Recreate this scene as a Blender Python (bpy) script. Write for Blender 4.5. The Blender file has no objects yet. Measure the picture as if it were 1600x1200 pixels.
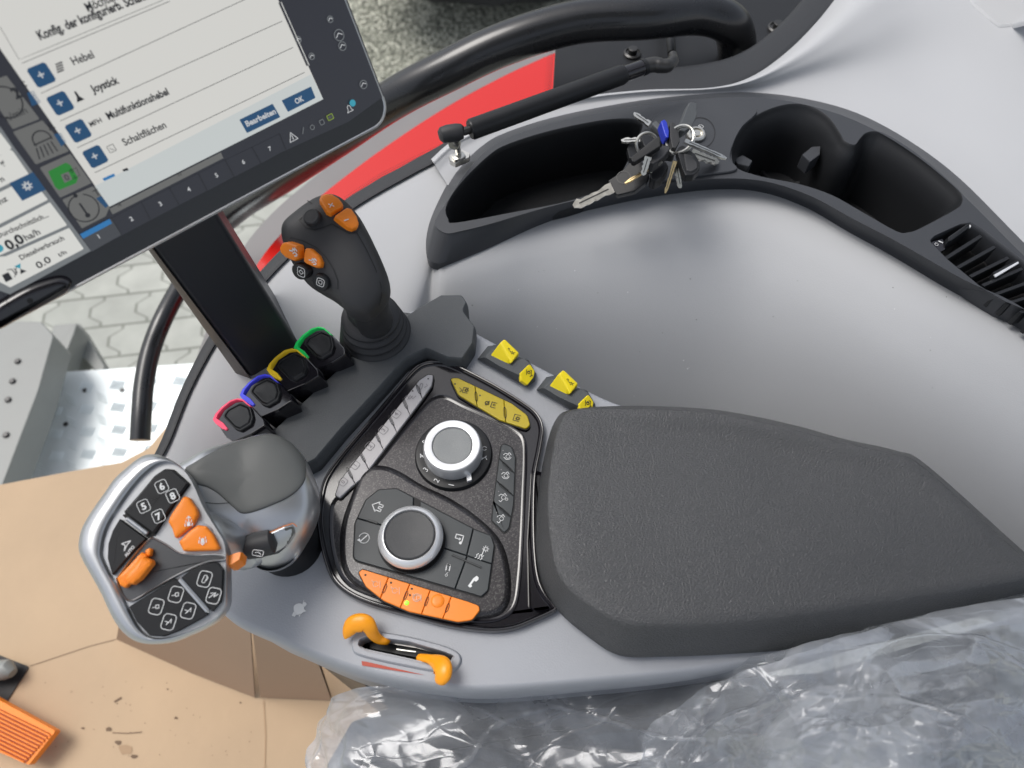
import bpy, bmesh, math, random
from mathutils import Vector, noise
from mathutils.geometry import tessellate_polygon
from mathutils.bvhtree import BVHTree

S = bpy.context.scene
random.seed(4)
# ------------------------------------------------------------------ camera, world, sun, exposure
FPX, TILT, DIST = 1180.0, math.radians(30), 0.52
RIGHT = Vector((1, 0, 0)); UPV = Vector((0, math.cos(TILT), math.sin(TILT))); FWD = Vector((0, math.sin(TILT), -math.cos(TILT)))
CAM = -FWD * DIST
cd = bpy.data.cameras.new('camera'); cam = bpy.data.objects.new('camera', cd); S.collection.objects.link(cam)
cam.location = CAM; cam.rotation_euler = (TILT, 0, 0)
cd.sensor_width = 36; cd.lens = 36 * FPX / 1600; cd.clip_start = 0.01; cd.clip_end = 200
cd.dof.use_dof = True; cd.dof.focus_distance = 0.5; cd.dof.aperture_fstop = 9.0
S.camera = cam
w = bpy.data.worlds.new('World'); S.world = w; w.use_nodes = True
nt = w.node_tree; bg = nt.nodes['Background']
sky = nt.nodes.new('ShaderNodeTexSky'); sky.sky_type = 'NISHITA'; sky.sun_disc = False
SUN_EL, SUN_AZ = math.radians(62), math.radians(-62)      # azimuth measured from +Y, clockwise
sky.sun_elevation = SUN_EL; sky.sun_rotation = SUN_AZ; sky.air_density = 1.0; sky.dust_density = 4.0; sky.ozone_density = 1.0
hs = nt.nodes.new('ShaderNodeHueSaturation'); hs.inputs['Saturation'].default_value = 0.42
nt.links.new(sky.outputs[0], hs.inputs['Color']); nt.links.new(hs.outputs[0], bg.inputs['Color'])
bg.inputs['Strength'].default_value = 0.15
sl = bpy.data.lights.new('sun', 'SUN'); sl.energy = 1.4; sl.angle = math.radians(30); sl.color = (1, 0.97, 0.93)
so = bpy.data.objects.new('sun', sl); S.collection.objects.link(so)
sd = Vector((math.sin(SUN_AZ) * math.cos(SUN_EL), math.cos(SUN_AZ) * math.cos(SUN_EL), math.sin(SUN_EL)))
so.rotation_euler = sd.to_track_quat('Z', 'Y').to_euler(); so.location = sd * 3
S.view_settings.view_transform = 'Standard'; S.view_settings.look = 'None'; S.view_settings.exposure = 0.2; S.view_settings.gamma = 1
S.render.engine = 'CYCLES'; S.cycles.max_bounces = 8; S.cycles.transparent_max_bounces = 12

# ------------------------------------------------------------------ materials
def mat(name, col, rough=0.5, metal=0.0, bump=0.0, bscale=400, emit=0.0, coat=0.0, spec=0.5, noise_col=0.0, nscale=30, kind='noise', dist=0.0005, trans=0.0, crough=0.1):
    m = bpy.data.materials.new(name); m.use_nodes = True; n = m.node_tree; p = n.nodes['Principled BSDF']
    c = tuple(col) + (1,)
    p.inputs['Base Color'].default_value = c; p.inputs['Roughness'].default_value = rough; p.inputs['Metallic'].default_value = metal
    p.inputs['Coat Weight'].default_value = coat; p.inputs['Coat Roughness'].default_value = crough; p.inputs['Specular IOR Level'].default_value = spec
    if trans: p.inputs['Transmission Weight'].default_value = trans
    if emit:
        p.inputs['Emission Color'].default_value = c; p.inputs['Emission Strength'].default_value = emit
    g = n.nodes.new('ShaderNodeNewGeometry')
    if noise_col:
        t = n.nodes.new('ShaderNodeTexNoise'); t.inputs['Scale'].default_value = nscale; t.inputs['Detail'].default_value = 6
        n.links.new(g.outputs['Position'], t.inputs['Vector'])
        mx = n.nodes.new('ShaderNodeMix'); mx.data_type = 'RGBA'
        mx.inputs[6].default_value = tuple(v * (1 - noise_col) for v in col) + (1,); mx.inputs[7].default_value = tuple(min(1, v * (1 + noise_col)) for v in col) + (1,)
        n.links.new(t.outputs['Fac'], mx.inputs[0]); n.links.new(mx.outputs[2], p.inputs['Base Color'])
        mr = n.nodes.new('ShaderNodeMapRange'); mr.inputs['To Min'].default_value = max(0, rough - 0.08); mr.inputs['To Max'].default_value = min(1, rough + 0.08)
        n.links.new(t.outputs['Fac'], mr.inputs['Value']); n.links.new(mr.outputs[0], p.inputs['Roughness'])
    if bump:
        b = n.nodes.new('ShaderNodeBump'); b.inputs['Strength'].default_value = bump; b.inputs['Distance'].default_value = dist
        if kind == 'leather':
            nz = n.nodes.new('ShaderNodeTexNoise'); nz.inputs['Scale'].default_value = bscale * 0.5; nz.inputs['Detail'].default_value = 2
            n.links.new(g.outputs['Position'], nz.inputs['Vector'])
            va = n.nodes.new('ShaderNodeVectorMath'); va.operation = 'SCALE'; va.inputs['Scale'].default_value = 1.6 / bscale
            n.links.new(nz.outputs['Color'], va.inputs[0])
            ad = n.nodes.new('ShaderNodeVectorMath'); ad.operation = 'ADD'
            n.links.new(g.outputs['Position'], ad.inputs[0]); n.links.new(va.outputs[0], ad.inputs[1])
            sc = n.nodes.new('ShaderNodeVectorMath'); sc.operation = 'MULTIPLY'; sc.inputs[1].default_value = (0.62, 1, 1)
            n.links.new(ad.outputs[0], sc.inputs[0])
            t = n.nodes.new('ShaderNodeTexVoronoi'); t.feature = 'DISTANCE_TO_EDGE'; t.inputs['Scale'].default_value = bscale
            n.links.new(sc.outputs[0], t.inputs['Vector'])
            r = n.nodes.new('ShaderNodeMapRange'); r.inputs['From Max'].default_value = 0.28; r.interpolation_type = 'SMOOTHSTEP'
            n.links.new(t.outputs['Distance'], r.inputs['Value']); n.links.new(r.outputs[0], b.inputs['Height'])
        else:
            t = n.nodes.new('ShaderNodeTexNoise'); t.inputs['Scale'].default_value = bscale; t.inputs['Detail'].default_value = 3
            n.links.new(g.outputs['Position'], t.inputs['Vector']); n.links.new(t.outputs['Fac'], b.inputs['Height'])
        n.links.new(b.outputs[0], p.inputs['Normal'])
    return m

M = {}
M['shell'] = mat('grey_grained_plastic', (0.37, 0.385, 0.415), 0.5, bump=0.35, bscale=900, noise_col=0.03, dist=0.0004)
M['panelgrey'] = mat('grey_trim_plastic', (0.435, 0.445, 0.46), 0.6, bump=0.35, bscale=1400, noise_col=0.06, nscale=6, dist=0.0003)
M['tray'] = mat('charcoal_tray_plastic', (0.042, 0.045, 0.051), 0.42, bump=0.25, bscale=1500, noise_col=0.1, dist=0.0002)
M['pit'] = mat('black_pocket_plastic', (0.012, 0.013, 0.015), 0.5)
M['softblack'] = mat('charcoal_grained_plastic', (0.075, 0.082, 0.088), 0.6, bump=0.45, bscale=1300, dist=0.0005, noise_col=0.12, nscale=400)
M['leather'] = mat('charcoal_leatherette', (0.17, 0.174, 0.18), 0.36, bump=0.5, bscale=760, kind='leather', dist=0.0005, noise_col=0.1, nscale=12, spec=0.65)
M['gripleather'] = mat('grey_soft_grip', (0.13, 0.135, 0.13), 0.5, bump=0.15, bscale=2500, dist=0.0001)
M['black'] = mat('black_plastic', (0.014, 0.015, 0.017), 0.4, spec=0.35, noise_col=0.15, nscale=60)
M['blackmatt'] = mat('black_rubber', (0.03, 0.031, 0.034), 0.55, bump=0.1, bscale=800, dist=0.0002, noise_col=0.15, nscale=60)
M['gloss'] = mat('black_gloss_plastic', (0.010, 0.009, 0.012), 0.14, coat=0.5, noise_col=0.1)
M['silver'] = mat('satin_silver', (0.55, 0.565, 0.58), 0.34, metal=0.9, bump=0.04, bscale=2500, dist=0.0001, noise_col=0.04)
M['chrome'] = mat('bright_ring_metal', (0.82, 0.83, 0.84), 0.3, metal=0.5)
M['steel'] = mat('zinc_steel', (0.6, 0.59, 0.55), 0.3, metal=1.0, noise_col=0.2, nscale=300)
M['brass'] = mat('brass', (0.55, 0.42, 0.22), 0.32, metal=1.0)
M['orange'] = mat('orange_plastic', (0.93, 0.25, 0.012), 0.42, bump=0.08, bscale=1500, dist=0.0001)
M['amber'] = mat('amber_plastic', (0.95, 0.36, 0.008), 0.36)
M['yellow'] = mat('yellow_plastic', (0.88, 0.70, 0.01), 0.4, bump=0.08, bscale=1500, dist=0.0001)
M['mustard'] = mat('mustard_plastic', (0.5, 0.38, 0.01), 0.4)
M['greybtn'] = mat('light_grey_buttons', (0.5, 0.485, 0.49), 0.36)
M['darkbtn'] = mat('slate_buttons', (0.045, 0.052, 0.056), 0.45)
M['white'] = mat('white_print', (0.75, 0.76, 0.76), 0.5)
M['greyprint'] = mat('grey_print', (0.22, 0.21, 0.22), 0.5)
M['darkprint'] = mat('dark_print', (0.03, 0.028, 0.02), 0.5)
M['paleprint'] = mat('pale_print', (0.85, 0.62, 0.45), 0.5)
M['redprint'] = mat('red_print', (0.42, 0.05, 0.02), 0.5)
M['seam'] = mat('black_seam', (0.006, 0.006, 0.007), 0.6)
M['knobcap'] = mat('knob_cap_grey', (0.27, 0.28, 0.28), 0.55, bump=0.5, bscale=2600, dist=0.0002, noise_col=0.2, nscale=1500)
M['knobdark'] = mat('knob_cap_black', (0.05, 0.052, 0.055), 0.45, bump=0.6, bscale=2600, dist=0.0002, noise_col=0.25, nscale=1500)
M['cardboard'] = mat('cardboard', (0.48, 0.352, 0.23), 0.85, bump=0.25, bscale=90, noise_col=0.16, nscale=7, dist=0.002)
M['cardside'] = mat('cardboard_shaded_side', (0.36, 0.25, 0.17), 0.85, bump=0.15, bscale=60, noise_col=0.08, nscale=5, dist=0.002)  # darker cardboard copy, shade of the upright boards put into the colour
M['stain'] = mat('grease_stain', (0.16, 0.105, 0.065), 0.8)
M['redpaint'] = mat('red_paint', (0.6, 0.012, 0.008), 0.25, coat=0.5, crough=0.08, spec=0.4)
M['flare'] = mat('grey_fender_plastic', (0.2, 0.2, 0.2), 0.5, noise_col=0.15, nscale=9)
M['blue'] = mat('blue_plastic', (0.02, 0.04, 0.45), 0.35)
M['bolt'] = mat('dark_bolt', (0.06, 0.06, 0.06), 0.35, metal=0.6)
M['rail'] = mat('grey_steel_rail', (0.24, 0.25, 0.24), 0.45, noise_col=0.12, nscale=20)
M['seat'] = mat('dark_seat_fabric', (0.022, 0.024, 0.03), 0.8, bump=0.3, bscale=700, noise_col=0.2, nscale=50)
M['chequer'] = mat('aluminium_chequer_plate', (0.78, 0.84, 0.85), 0.45, metal=0.2, noise_col=0.12, nscale=12)
M['led'] = mat('green_led', (0.25, 0.9, 0.05), 0.4, emit=1.2)
M['tube'] = mat('black_tube_paint', (0.012, 0.013, 0.015), 0.28, coat=0.3, noise_col=0.1)
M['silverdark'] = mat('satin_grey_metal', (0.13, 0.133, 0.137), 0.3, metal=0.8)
M['postgrey'] = mat('slate_post_paint', (0.028, 0.031, 0.038), 0.42)
M['seal'] = mat('black_seal_rubber', (0.024, 0.026, 0.03), 0.6, bump=0.4, bscale=1500, dist=0.0004, noise_col=0.15, nscale=300)
M['roofshade'] = mat('roof_shade_grey', (0.25, 0.25, 0.26), 0.8)
def flake():
    m = mat('black_metallic_panel', (0.028, 0.026, 0.029), 0.36, coat=0.4, crough=0.12); n = m.node_tree; p = n.nodes['Principled BSDF']
    g = n.nodes.new('ShaderNodeNewGeometry'); v = n.nodes.new('ShaderNodeTexVoronoi'); v.inputs['Scale'].default_value = 1500
    n.links.new(g.outputs['Position'], v.inputs['Vector'])
    r = n.nodes.new('ShaderNodeValToRGB'); r.color_ramp.elements[0].position = 0.62; r.color_ramp.elements[0].color = (0.028, 0.026, 0.029, 1)
    r.color_ramp.elements[1].position = 1; r.color_ramp.elements[1].color = (0.085, 0.082, 0.08, 1)
    sp = n.nodes.new('ShaderNodeSeparateColor'); n.links.new(v.outputs['Color'], sp.inputs[0]); n.links.new(sp.outputs[0], r.inputs[0]); n.links.new(r.outputs[0], p.inputs['Base Color'])
    b = n.nodes.new('ShaderNodeBump'); b.inputs['Strength'].default_value = 0.14; b.inputs['Distance'].default_value = 0.0002
    n.links.new(sp.outputs[1], b.inputs['Height']); n.links.new(b.outputs[0], p.inputs['Normal']); p.inputs['Metallic'].default_value = 0.45
    return m
M['flake'] = flake()
def ui(name, col, e=0.55):
    m = bpy.data.materials.new(name); m.use_nodes = True; p = m.node_tree.nodes['Principled BSDF']
    p.inputs['Base Color'].default_value = (0.01, 0.01, 0.012, 1); p.inputs['Roughness'].default_value = 0.06
    p.inputs['Emission Color'].default_value = tuple(col) + (1,); p.inputs['Emission Strength'].default_value = e
    return m
M['ui_white'] = ui('screen_white', (1.0, 1.0, 0.95)); M['ui_page'] = ui('screen_page', (0.97, 0.96, 0.91)); M['ui_foot'] = ui('screen_footer', (0.82, 0.87, 0.86))
M['ui_dim'] = ui('screen_dimmed', (0.20, 0.20, 0.19)); M['ui_dark'] = ui('screen_dark', (0.03, 0.031, 0.04)); M['ui_bar'] = ui('screen_bar', (0.25, 0.27, 0.28))
M['ui_blue'] = ui('screen_navy', (0.012, 0.09, 0.22)); M['ui_bright'] = ui('screen_blue', (0.03, 0.25, 0.62)); M['ui_black'] = ui('screen_ink', (0.012, 0.012, 0.014)); M['ui_line'] = ui('screen_line', (0.10, 0.10, 0.10))
M['ui_green'] = ui('screen_green', (0.02, 0.30, 0.03)); M['ui_txt'] = ui('screen_light_text', (0.8, 0.82, 0.84)); M['ui_cyan'] = ui('screen_cyan', (0.05, 0.45, 0.6))

# ------------------------------------------------------------------ geometry helpers
def ray(px, py):
    return RIGHT * ((px - 800) / FPX) + UPV * ((600 - py) / FPX) + FWD
class Plane:
    def __init__(s, p, n, u=None):
        s.p = Vector(p); s.n = Vector(n).normalized()
        if s.n.dot(CAM - s.p) < 0: s.n = -s.n
    def hit(s, px, py):
        d = ray(px, py); t = (s.p - CAM).dot(s.n) / d.dot(s.n)
        return CAM + d * t, s.n
    def up(s, h): return Plane(s.p + s.n * h, s.n)
def Z(z): return Plane((0, 0, z), (0, 0, 1))
def P(px, py, z): return Z(z).hit(px, py)[0]
class Surf:
    def __init__(s, mb, fallback): s.t = BVHTree.FromPolygons(mb.v, mb.f); s.fb = fallback
    def hit(s, px, py):
        d = ray(px, py).normalized(); l, n, i, q = s.t.ray_cast(CAM, d)
        if l is None: return s.fb.hit(px, py)
        if n.dot(d) > 0: n = -n
        return l, n
class MB:
    def __init__(s): s.v = []; s.f = []; s.m = []; s.mats = []; s.uv = None
    def mi(s, m):
        if m not in s.mats: s.mats.append(m)
        return s.mats.index(m)
    def add(s, vs, fs, m):
        b = len(s.v); s.v += [Vector(v) for v in vs]; k = s.mi(m)
        for f in fs: s.f.append([b + i for i in f]); s.m.append(k)
        return b
    def build(s, name, parent=None, wn=True, sharp=38, sub=0, smooth=True):
        me = bpy.data.meshes.new(name)
        me.from_pydata([tuple(v) for v in s.v], [], s.f)
        for m in s.mats: me.materials.append(M[m] if isinstance(m, str) else m)
        for p, k in zip(me.polygons, s.m): p.material_index = k; p.use_smooth = smooth
        me.validate()
        b_ = bmesh.new(); b_.from_mesh(me); bmesh.ops.recalc_face_normals(b_, faces=b_.faces); b_.to_mesh(me); b_.free()
        me.update()
        if smooth: me.set_sharp_from_angle(angle=math.radians(sharp))
        o = bpy.data.objects.new(name, me); S.collection.objects.link(o)
        if parent is not None: o.parent = parent; o.matrix_parent_inverse = parent.matrix_basis.inverted()
        if sub:
            q = o.modifiers.new('sub', 'SUBSURF'); q.levels = sub; q.render_levels = sub
        if wn:
            q = o.modifiers.new('wn', 'WEIGHTED_NORMAL'); q.keep_sharp = True
        return o
def tag(o, label=None, cat=None, group=None, kind=None):
    if label: o['label'] = label
    if cat: o['category'] = cat
    if group: o['group'] = group
    if kind: o['kind'] = kind
    return o
def thing(name, loc, label, cat, group=None):
    o = bpy.data.objects.new(name, None); S.collection.objects.link(o); o.location = loc; o.empty_display_size = 0.02
    return tag(o, label, cat, group)
# 2D outline tools (pixel space of the traced drawing, y down)
def fil(pts, r=None, n=5):
    """fillet the corners; pts (x,y[,radius])"""
    out = []; N = len(pts)
    for i in range(N):
        a, b, c = pts[i - 1], pts[i], pts[(i + 1) % N]
        rr = b[2] if len(b) > 2 else r
        B = Vector(b[:2]); A = Vector(a[:2]) - B; Cc = Vector(c[:2]) - B
        la, lc = A.length, Cc.length
        if not rr or la < 1e-6 or lc < 1e-6: out.append(tuple(B)); continue
        A /= la; Cc /= lc; ang = A.angle(Cc)
        if ang > 3.05: out.append(tuple(B)); continue
        d = min(rr / math.tan(ang / 2), la * 0.48, lc * 0.48)
        p0, p1 = B + A * d, B + Cc * d
        for k in range(n + 1):
            t = k / n; q = p0 * (1 - t) ** 2 + B * 2 * t * (1 - t) + p1 * t * t; out.append(tuple(q))
    return out
def cr(p0, p1, p2, p3, t):
    return 0.5 * ((2 * p1) + (p2 - p0) * t + (2 * p0 - 5 * p1 + 4 * p2 - p3) * t * t + (3 * p1 - p0 - 3 * p2 + p3) * t ** 3)
def spl(pts, n=6, closed=True):
    V = [Vector(p) for p in pts]; N = len(V); out = []
    rng = range(N) if closed else range(N - 1)
    for i in rng:
        if closed: q = [V[(i + k) % N] for k in (-1, 0, 1, 2)]
        else: q = [V[max(0, i - 1)], V[i], V[i + 1], V[min(N - 1, i + 2)]]
        for k in range(n): out.append(cr(*q, k / n))
    if not closed: out.append(V[-1])
    return [tuple(o) for o in out]
def area(p): return sum(p[i - 1][0] * p[i][1] - p[i][0] * p[i - 1][1] for i in range(len(p))) / 2
def ccw(p):                                    # counter-clockwise as seen on screen
    return list(p) if area(p) < 0 else list(reversed(p))
def inset(p, d):
    if abs(d) < 1e-9: return [tuple(q[:2]) for q in p]
    N = len(p); out = []
    for i in range(N):
        a, b, c = Vector(p[i - 1][:2]), Vector(p[i][:2]), Vector(p[(i + 1) % N][:2])
        e1 = b - a; e2 = c - b
        if e1.length < 1e-6: e1 = e2
        if e2.length < 1e-6: e2 = e1
        n1 = Vector((e1.y, -e1.x)).normalized(); n2 = Vector((e2.y, -e2.x)).normalized()
        m = (n1 + n2)
        if m.length < 1e-6: m = n1
        m.normalize(); k = max(0.5, m.dot(n1))
        out.append(tuple(b + m * (d / k)))
    return out
def ring_faces(n, k, base=0):
    fs = []
    for r in range(k - 1):
        for i in range(n):
            j = (i + 1) % n
            fs.append([base + r * n + i, base + r * n + j, base + (r + 1) * n + j, base + (r + 1) * n + i])
    return fs
def loft(mb, rings, m, cap_top=True, cap_bot=False):
    n = len(rings[0]); vs = [v for r in rings for v in r]
    fs = ring_faces(n, len(rings))
    if cap_top: fs.append([(len(rings) - 1) * n + i for i in range(n)])
    if cap_bot: fs.append([i for i in reversed(range(n))])
    mb.add(vs, fs, m)
def fix(p):                                    # inset() shrinks when the outline runs this way
    p = ccw(p); q = inset(p, 1.0)
    return p if abs(area(q)) < abs(area(p)) else list(reversed(p))
def slab(mb, outline, surf, prof, m, capm=None, holes=()):
    """outline in px; prof = [(inset_px, height_m)...] bottom to top; holes=[(outline, [(inset,h)...], mat, floormat)]"""
    o = fix(outline); rings = []
    for ins, h in prof:
        rings.append([p + n * h for p, n in (surf.hit(*q) for q in inset(o, ins))])
    n = len(o)
    if not holes:
        if capm and capm != m:
            loft(mb, rings, m, cap_top=False); mb.add(rings[-1], [list(range(n))], capm)
        else: loft(mb, rings, m)
        return
    loft(mb, rings, m, cap_top=False)
    ins, h = prof[-1]; polys = [inset(o, ins)]; hs_ = []
    for ho, hp, hm, fm in holes:
        q = fix(ho); hs_.append(q); polys.append(inset(q, hp[0][0]))
    flat = [q for pl in polys for q in pl]
    tri = tessellate_polygon([[Vector((x, -y, 0)) for x, y in pl] for pl in polys])
    base = [p + nn * h for p, nn in (surf.hit(*q) for q in flat)]
    mb.add(base, [list(t) for t in tri], capm or m)
    for (ho, hp, hm, fm), q in zip(holes, hs_):
        rr = [[p + nn * hh for p, nn in (surf.hit(*x) for x in inset(q, i_))] for i_, hh in hp]
        loft(mb, rr, hm, cap_top=False)
        if fm: mb.add(rr[-1], [list(range(len(q)))], fm)
def rnd(h, r_px, r_m, n=5, base=-0.0005, i0=0):
    """profile: wall then quarter-round up to height h"""
    out = [(i0, base)]
    for k in range(n + 1):
        a = math.pi / 2 * k / n; out.append((i0 + r_px * (1 - math.cos(a)), h - r_m + r_m * math.sin(a)))
    return out
def pillow(mb, outline, surf, zprof, m, cen=None):
    """rings scaled about a centre: zprof=[(scale,height)] ; closed with a centre vertex"""
    o = fix(outline)
    c = Vector(cen) if cen else sum((Vector(q[:2]) for q in o), Vector((0, 0))) / len(o)
    rings = [[p + n * h for p, n in (surf.hit(*(c + (Vector(q[:2]) - c) * s)) for q in o)] for s, h in zprof]
    loft(mb, rings, m, cap_top=False)
    p, n = surf.hit(*c); k = len(o); b = mb.add(rings[-1] + [p + n * zprof[-1][1]], [], m)
    for i in range(k): mb.f.append([b + i, b + (i + 1) % k, b + k]); mb.m.append(mb.mi(m))
def tube(mb, pts, rad, m, seg=14, caps=True, flat=1.0, up=None):
    pts = [Vector(p) for p in pts]; n = len(pts); rads = rad if hasattr(rad, '__len__') else [rad] * n
    vs = []; prev = None
    for i, p in enumerate(pts):
        t = (pts[min(n - 1, i + 1)] - pts[max(0, i - 1)]).normalized()
        if prev is None:
            a = Vector(up) if up else (Vector((0, 0, 1)) if abs(t.z) < 0.9 else Vector((1, 0, 0)))
        else: a = prev
        u = (a - t * a.dot(t)).normalized(); prev = u; w_ = t.cross(u)
        for k in range(seg):
            th = 2 * math.pi * k / seg; vs.append(p + (u * math.cos(th) * flat + w_ * math.sin(th)) * rads[i])
    fs = ring_faces(seg, n)
    if caps: fs += [list(reversed(range(seg))), [(n - 1) * seg + k for k in range(seg)]]
    mb.add(vs, fs, m)
def spl3(pts, n=8): return [Vector(p) for p in spl(pts, n, closed=False)]
def lathe(mb, c, axis, prof, m, seg=48, cap=True, capm=None, ribs=0, ribm=0.0):
    axis = Vector(axis).normalized(); a = Vector((1, 0, 0)); u = (a - axis * a.dot(axis)).normalized(); w_ = axis.cross(u)
    rings = []
    for r, h in prof:
        rings.append([Vector(c) + axis * h + (u * math.cos(2 * math.pi * k / seg) + w_ * math.sin(2 * math.pi * k / seg)) * r for k in range(seg)])
    loft(mb, rings, m, cap_top=cap and not capm)
    if capm: mb.add(rings[-1], [list(range(seg))], capm)
def scale_at(surf, px, py): return (surf.hit(px + 1, py)[0] - surf.hit(px, py)[0]).length
def frame(surf, cx, cy, ang):
    p, n = surf.hit(cx, cy); a = math.radians(ang)
    q = surf.hit(cx + math.cos(a) * 2, cy - math.sin(a) * 2)[0]; e = q - p; s = e.length / 2
    u = (e - n * e.dot(n)).normalized(); v = n.cross(u)
    return p, u, v, n, s
FONT = {}
def glyphs(s, bold=0.0):
    k = (s, bold)
    if k in FONT: return FONT[k]
    c = bpy.data.curves.new('t', 'FONT'); c.body = s; c.size = 1; c.offset = bold; c.resolution_u = 3; c.align_x = 'CENTER'
    o = bpy.data.objects.new('t', c); S.collection.objects.link(o)
    bpy.context.view_layer.update()
    dg = bpy.context.evaluated_depsgraph_get(); me = bpy.data.meshes.new_from_object(o.evaluated_get(dg))
    vs = [tuple(v.co) for v in me.vertices]; fs = [list(p.vertices) for p in me.polygons]
    bpy.data.objects.remove(o); bpy.data.curves.remove(c); bpy.data.meshes.remove(me)
    ys = [v[1] for v in vs] or [0]; xs = [v[0] for v in vs] or [0]
    FONT[k] = (vs, fs, min(xs), max(xs), min(ys), max(ys)); return FONT[k]
def text(mb, s, surf, cx, cy, hpx, ang, m, lift=0.0002, bold=0.0, width=None, left=False):
    """hpx = cap height in px; cx,cy = centre of the word"""
    vs, fs, x0, x1, y0, y1 = glyphs(s, bold); p, u, v, n, sc = frame(surf, cx, cy, ang)
    k = hpx * sc / 0.70; kx = k
    if width: kx = width * sc / (x1 - x0)
    xc = x0 if left else (x0 + x1) / 2
    mb.add([p + u * (x - xc) * kx + v * (y - 0.35) * k + n * lift for x, y, z in vs], fs, m)
def stroke(mb, pts, surf, cx, cy, size, ang, m, wd=1.0, lift=0.0003, closed=False):
    """pts in local [-1,1] units, size px, wd px"""
    p, u, v, n, sc = frame(surf, cx, cy, ang); k = size * sc; hw = wd * sc / 2
    L = [Vector(q) for q in pts]; N = len(L)
    for i in range(N if closed else N - 1):
        a, b = L[i], L[(i + 1) % N]; d = (b - a)
        if d.length < 1e-6: continue
        d.normalize(); nn = Vector((-d.y, d.x)) * (hw / k); e = d * (hw / k) * 0.5
        q = [a - e + nn, b + e + nn, b + e - nn, a - e - nn]
        mb.add([p + u * x * k + v * y * k + n * lift for x, y in q], [[3, 2, 1, 0]], m)
def poly(mb, pts, surf, cx, cy, size, ang, m, lift=0.0003):
    p, u, v, n, sc = frame(surf, cx, cy, ang); k = size * sc
    q = pts if area([(x, -y) for x, y in pts]) < 0 else list(reversed(pts))
    mb.add([p + u * x * k + v * y * k + n * lift for x, y in q], [list(range(len(q)))], m)
def circ(r=1, n=20, a0=0, a1=360, cx=0, cy=0): return [(cx + r * math.cos(math.radians(a0 + (a1 - a0) * i / n)), cy + r * math.sin(math.radians(a0 + (a1 - a0) * i / n))) for i in range(n + 1)]
def rsq(r=0.45, s=1.0, sy=None):
    sy = sy or s; o = []
    for cx, cy, a in ((s - r, sy - r, 0), (-s + r, sy - r, 90), (-s + r, -sy + r, 180), (s - r, -sy + r, 270)): o += circ(r, 4, a, a + 90, cx, cy)
    return o
def ppoly(mb, pts, surf, m, lift=0.0003):       # polygon straight from px outline
    o = fix(pts); mb.add([p + n * lift for p, n in (surf.hit(*q[:2]) for q in o)], [list(range(len(o)))], m)
def pline(mb, pts, surf, m, wd, lift=0.0004, closed=False):
    V = [Vector(p[:2]) for p in pts]; N = len(V); L = []
    for i in range(N):
        a = V[i - 1] if (closed or i > 0) else V[i]; c = V[(i + 1) % N] if (closed or i < N - 1) else V[i]
        d = (c - a); d = d.normalized() if d.length > 1e-6 else Vector((1, 0)); nn = Vector((d.y, -d.x)) * wd / 2
        L += [V[i] + nn, V[i] - nn]
    vs = [p + n * lift for p, n in (surf.hit(*q) for q in L)]
    fs = [[2 * i + 1, 2 * ((i + 1) % N) + 1, 2 * ((i + 1) % N), 2 * i] for i in range(N if closed else N - 1)]
    mb.add(vs, fs, m)
def sheet(mb, rows, m, nu=5, nv=5, flip=False):
    """rows of equally many 3D points -> smooth surface"""
    R = [spl([tuple(p) for p in r], nu, closed=False) for r in rows]; nc = len(R[0])
    cols = [spl([R[j][i] for j in range(len(R))], nv, closed=False) for i in range(nc)]
    nr = len(cols[0]); vs = [cols[i][j] for i in range(nc) for j in range(nr)]
    fs = [[i * nr + j, i * nr + j + 1, (i + 1) * nr + j + 1, (i + 1) * nr + j] for i in range(nc - 1) for j in range(nr - 1)]
    if flip: fs = [f[::-1] for f in fs]
    mb.add(vs, fs, m)
def box(mb, a, b, m):
    x0, y0, z0 = a; x1, y1, z1 = b
    v = [(x, y, z) for z in (z0, z1) for x, y in ((x0, y0), (x1, y0), (x1, y1), (x0, y1))]
    mb.add(v, [[3, 2, 1, 0], [4, 5, 6, 7], [0, 1, 5, 4], [1, 2, 6, 5], [2, 3, 7, 6], [3, 0, 4, 7]], m)
def hexa(mb, lo, hi, m):
    """two loops of 4+ points"""
    n = len(lo); mb.add(list(lo) + list(hi), [list(reversed(range(n))), list(range(n, 2 * n))] + [[i, (i + 1) % n, n + (i + 1) % n, n + i] for i in range(n)], m)
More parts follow.
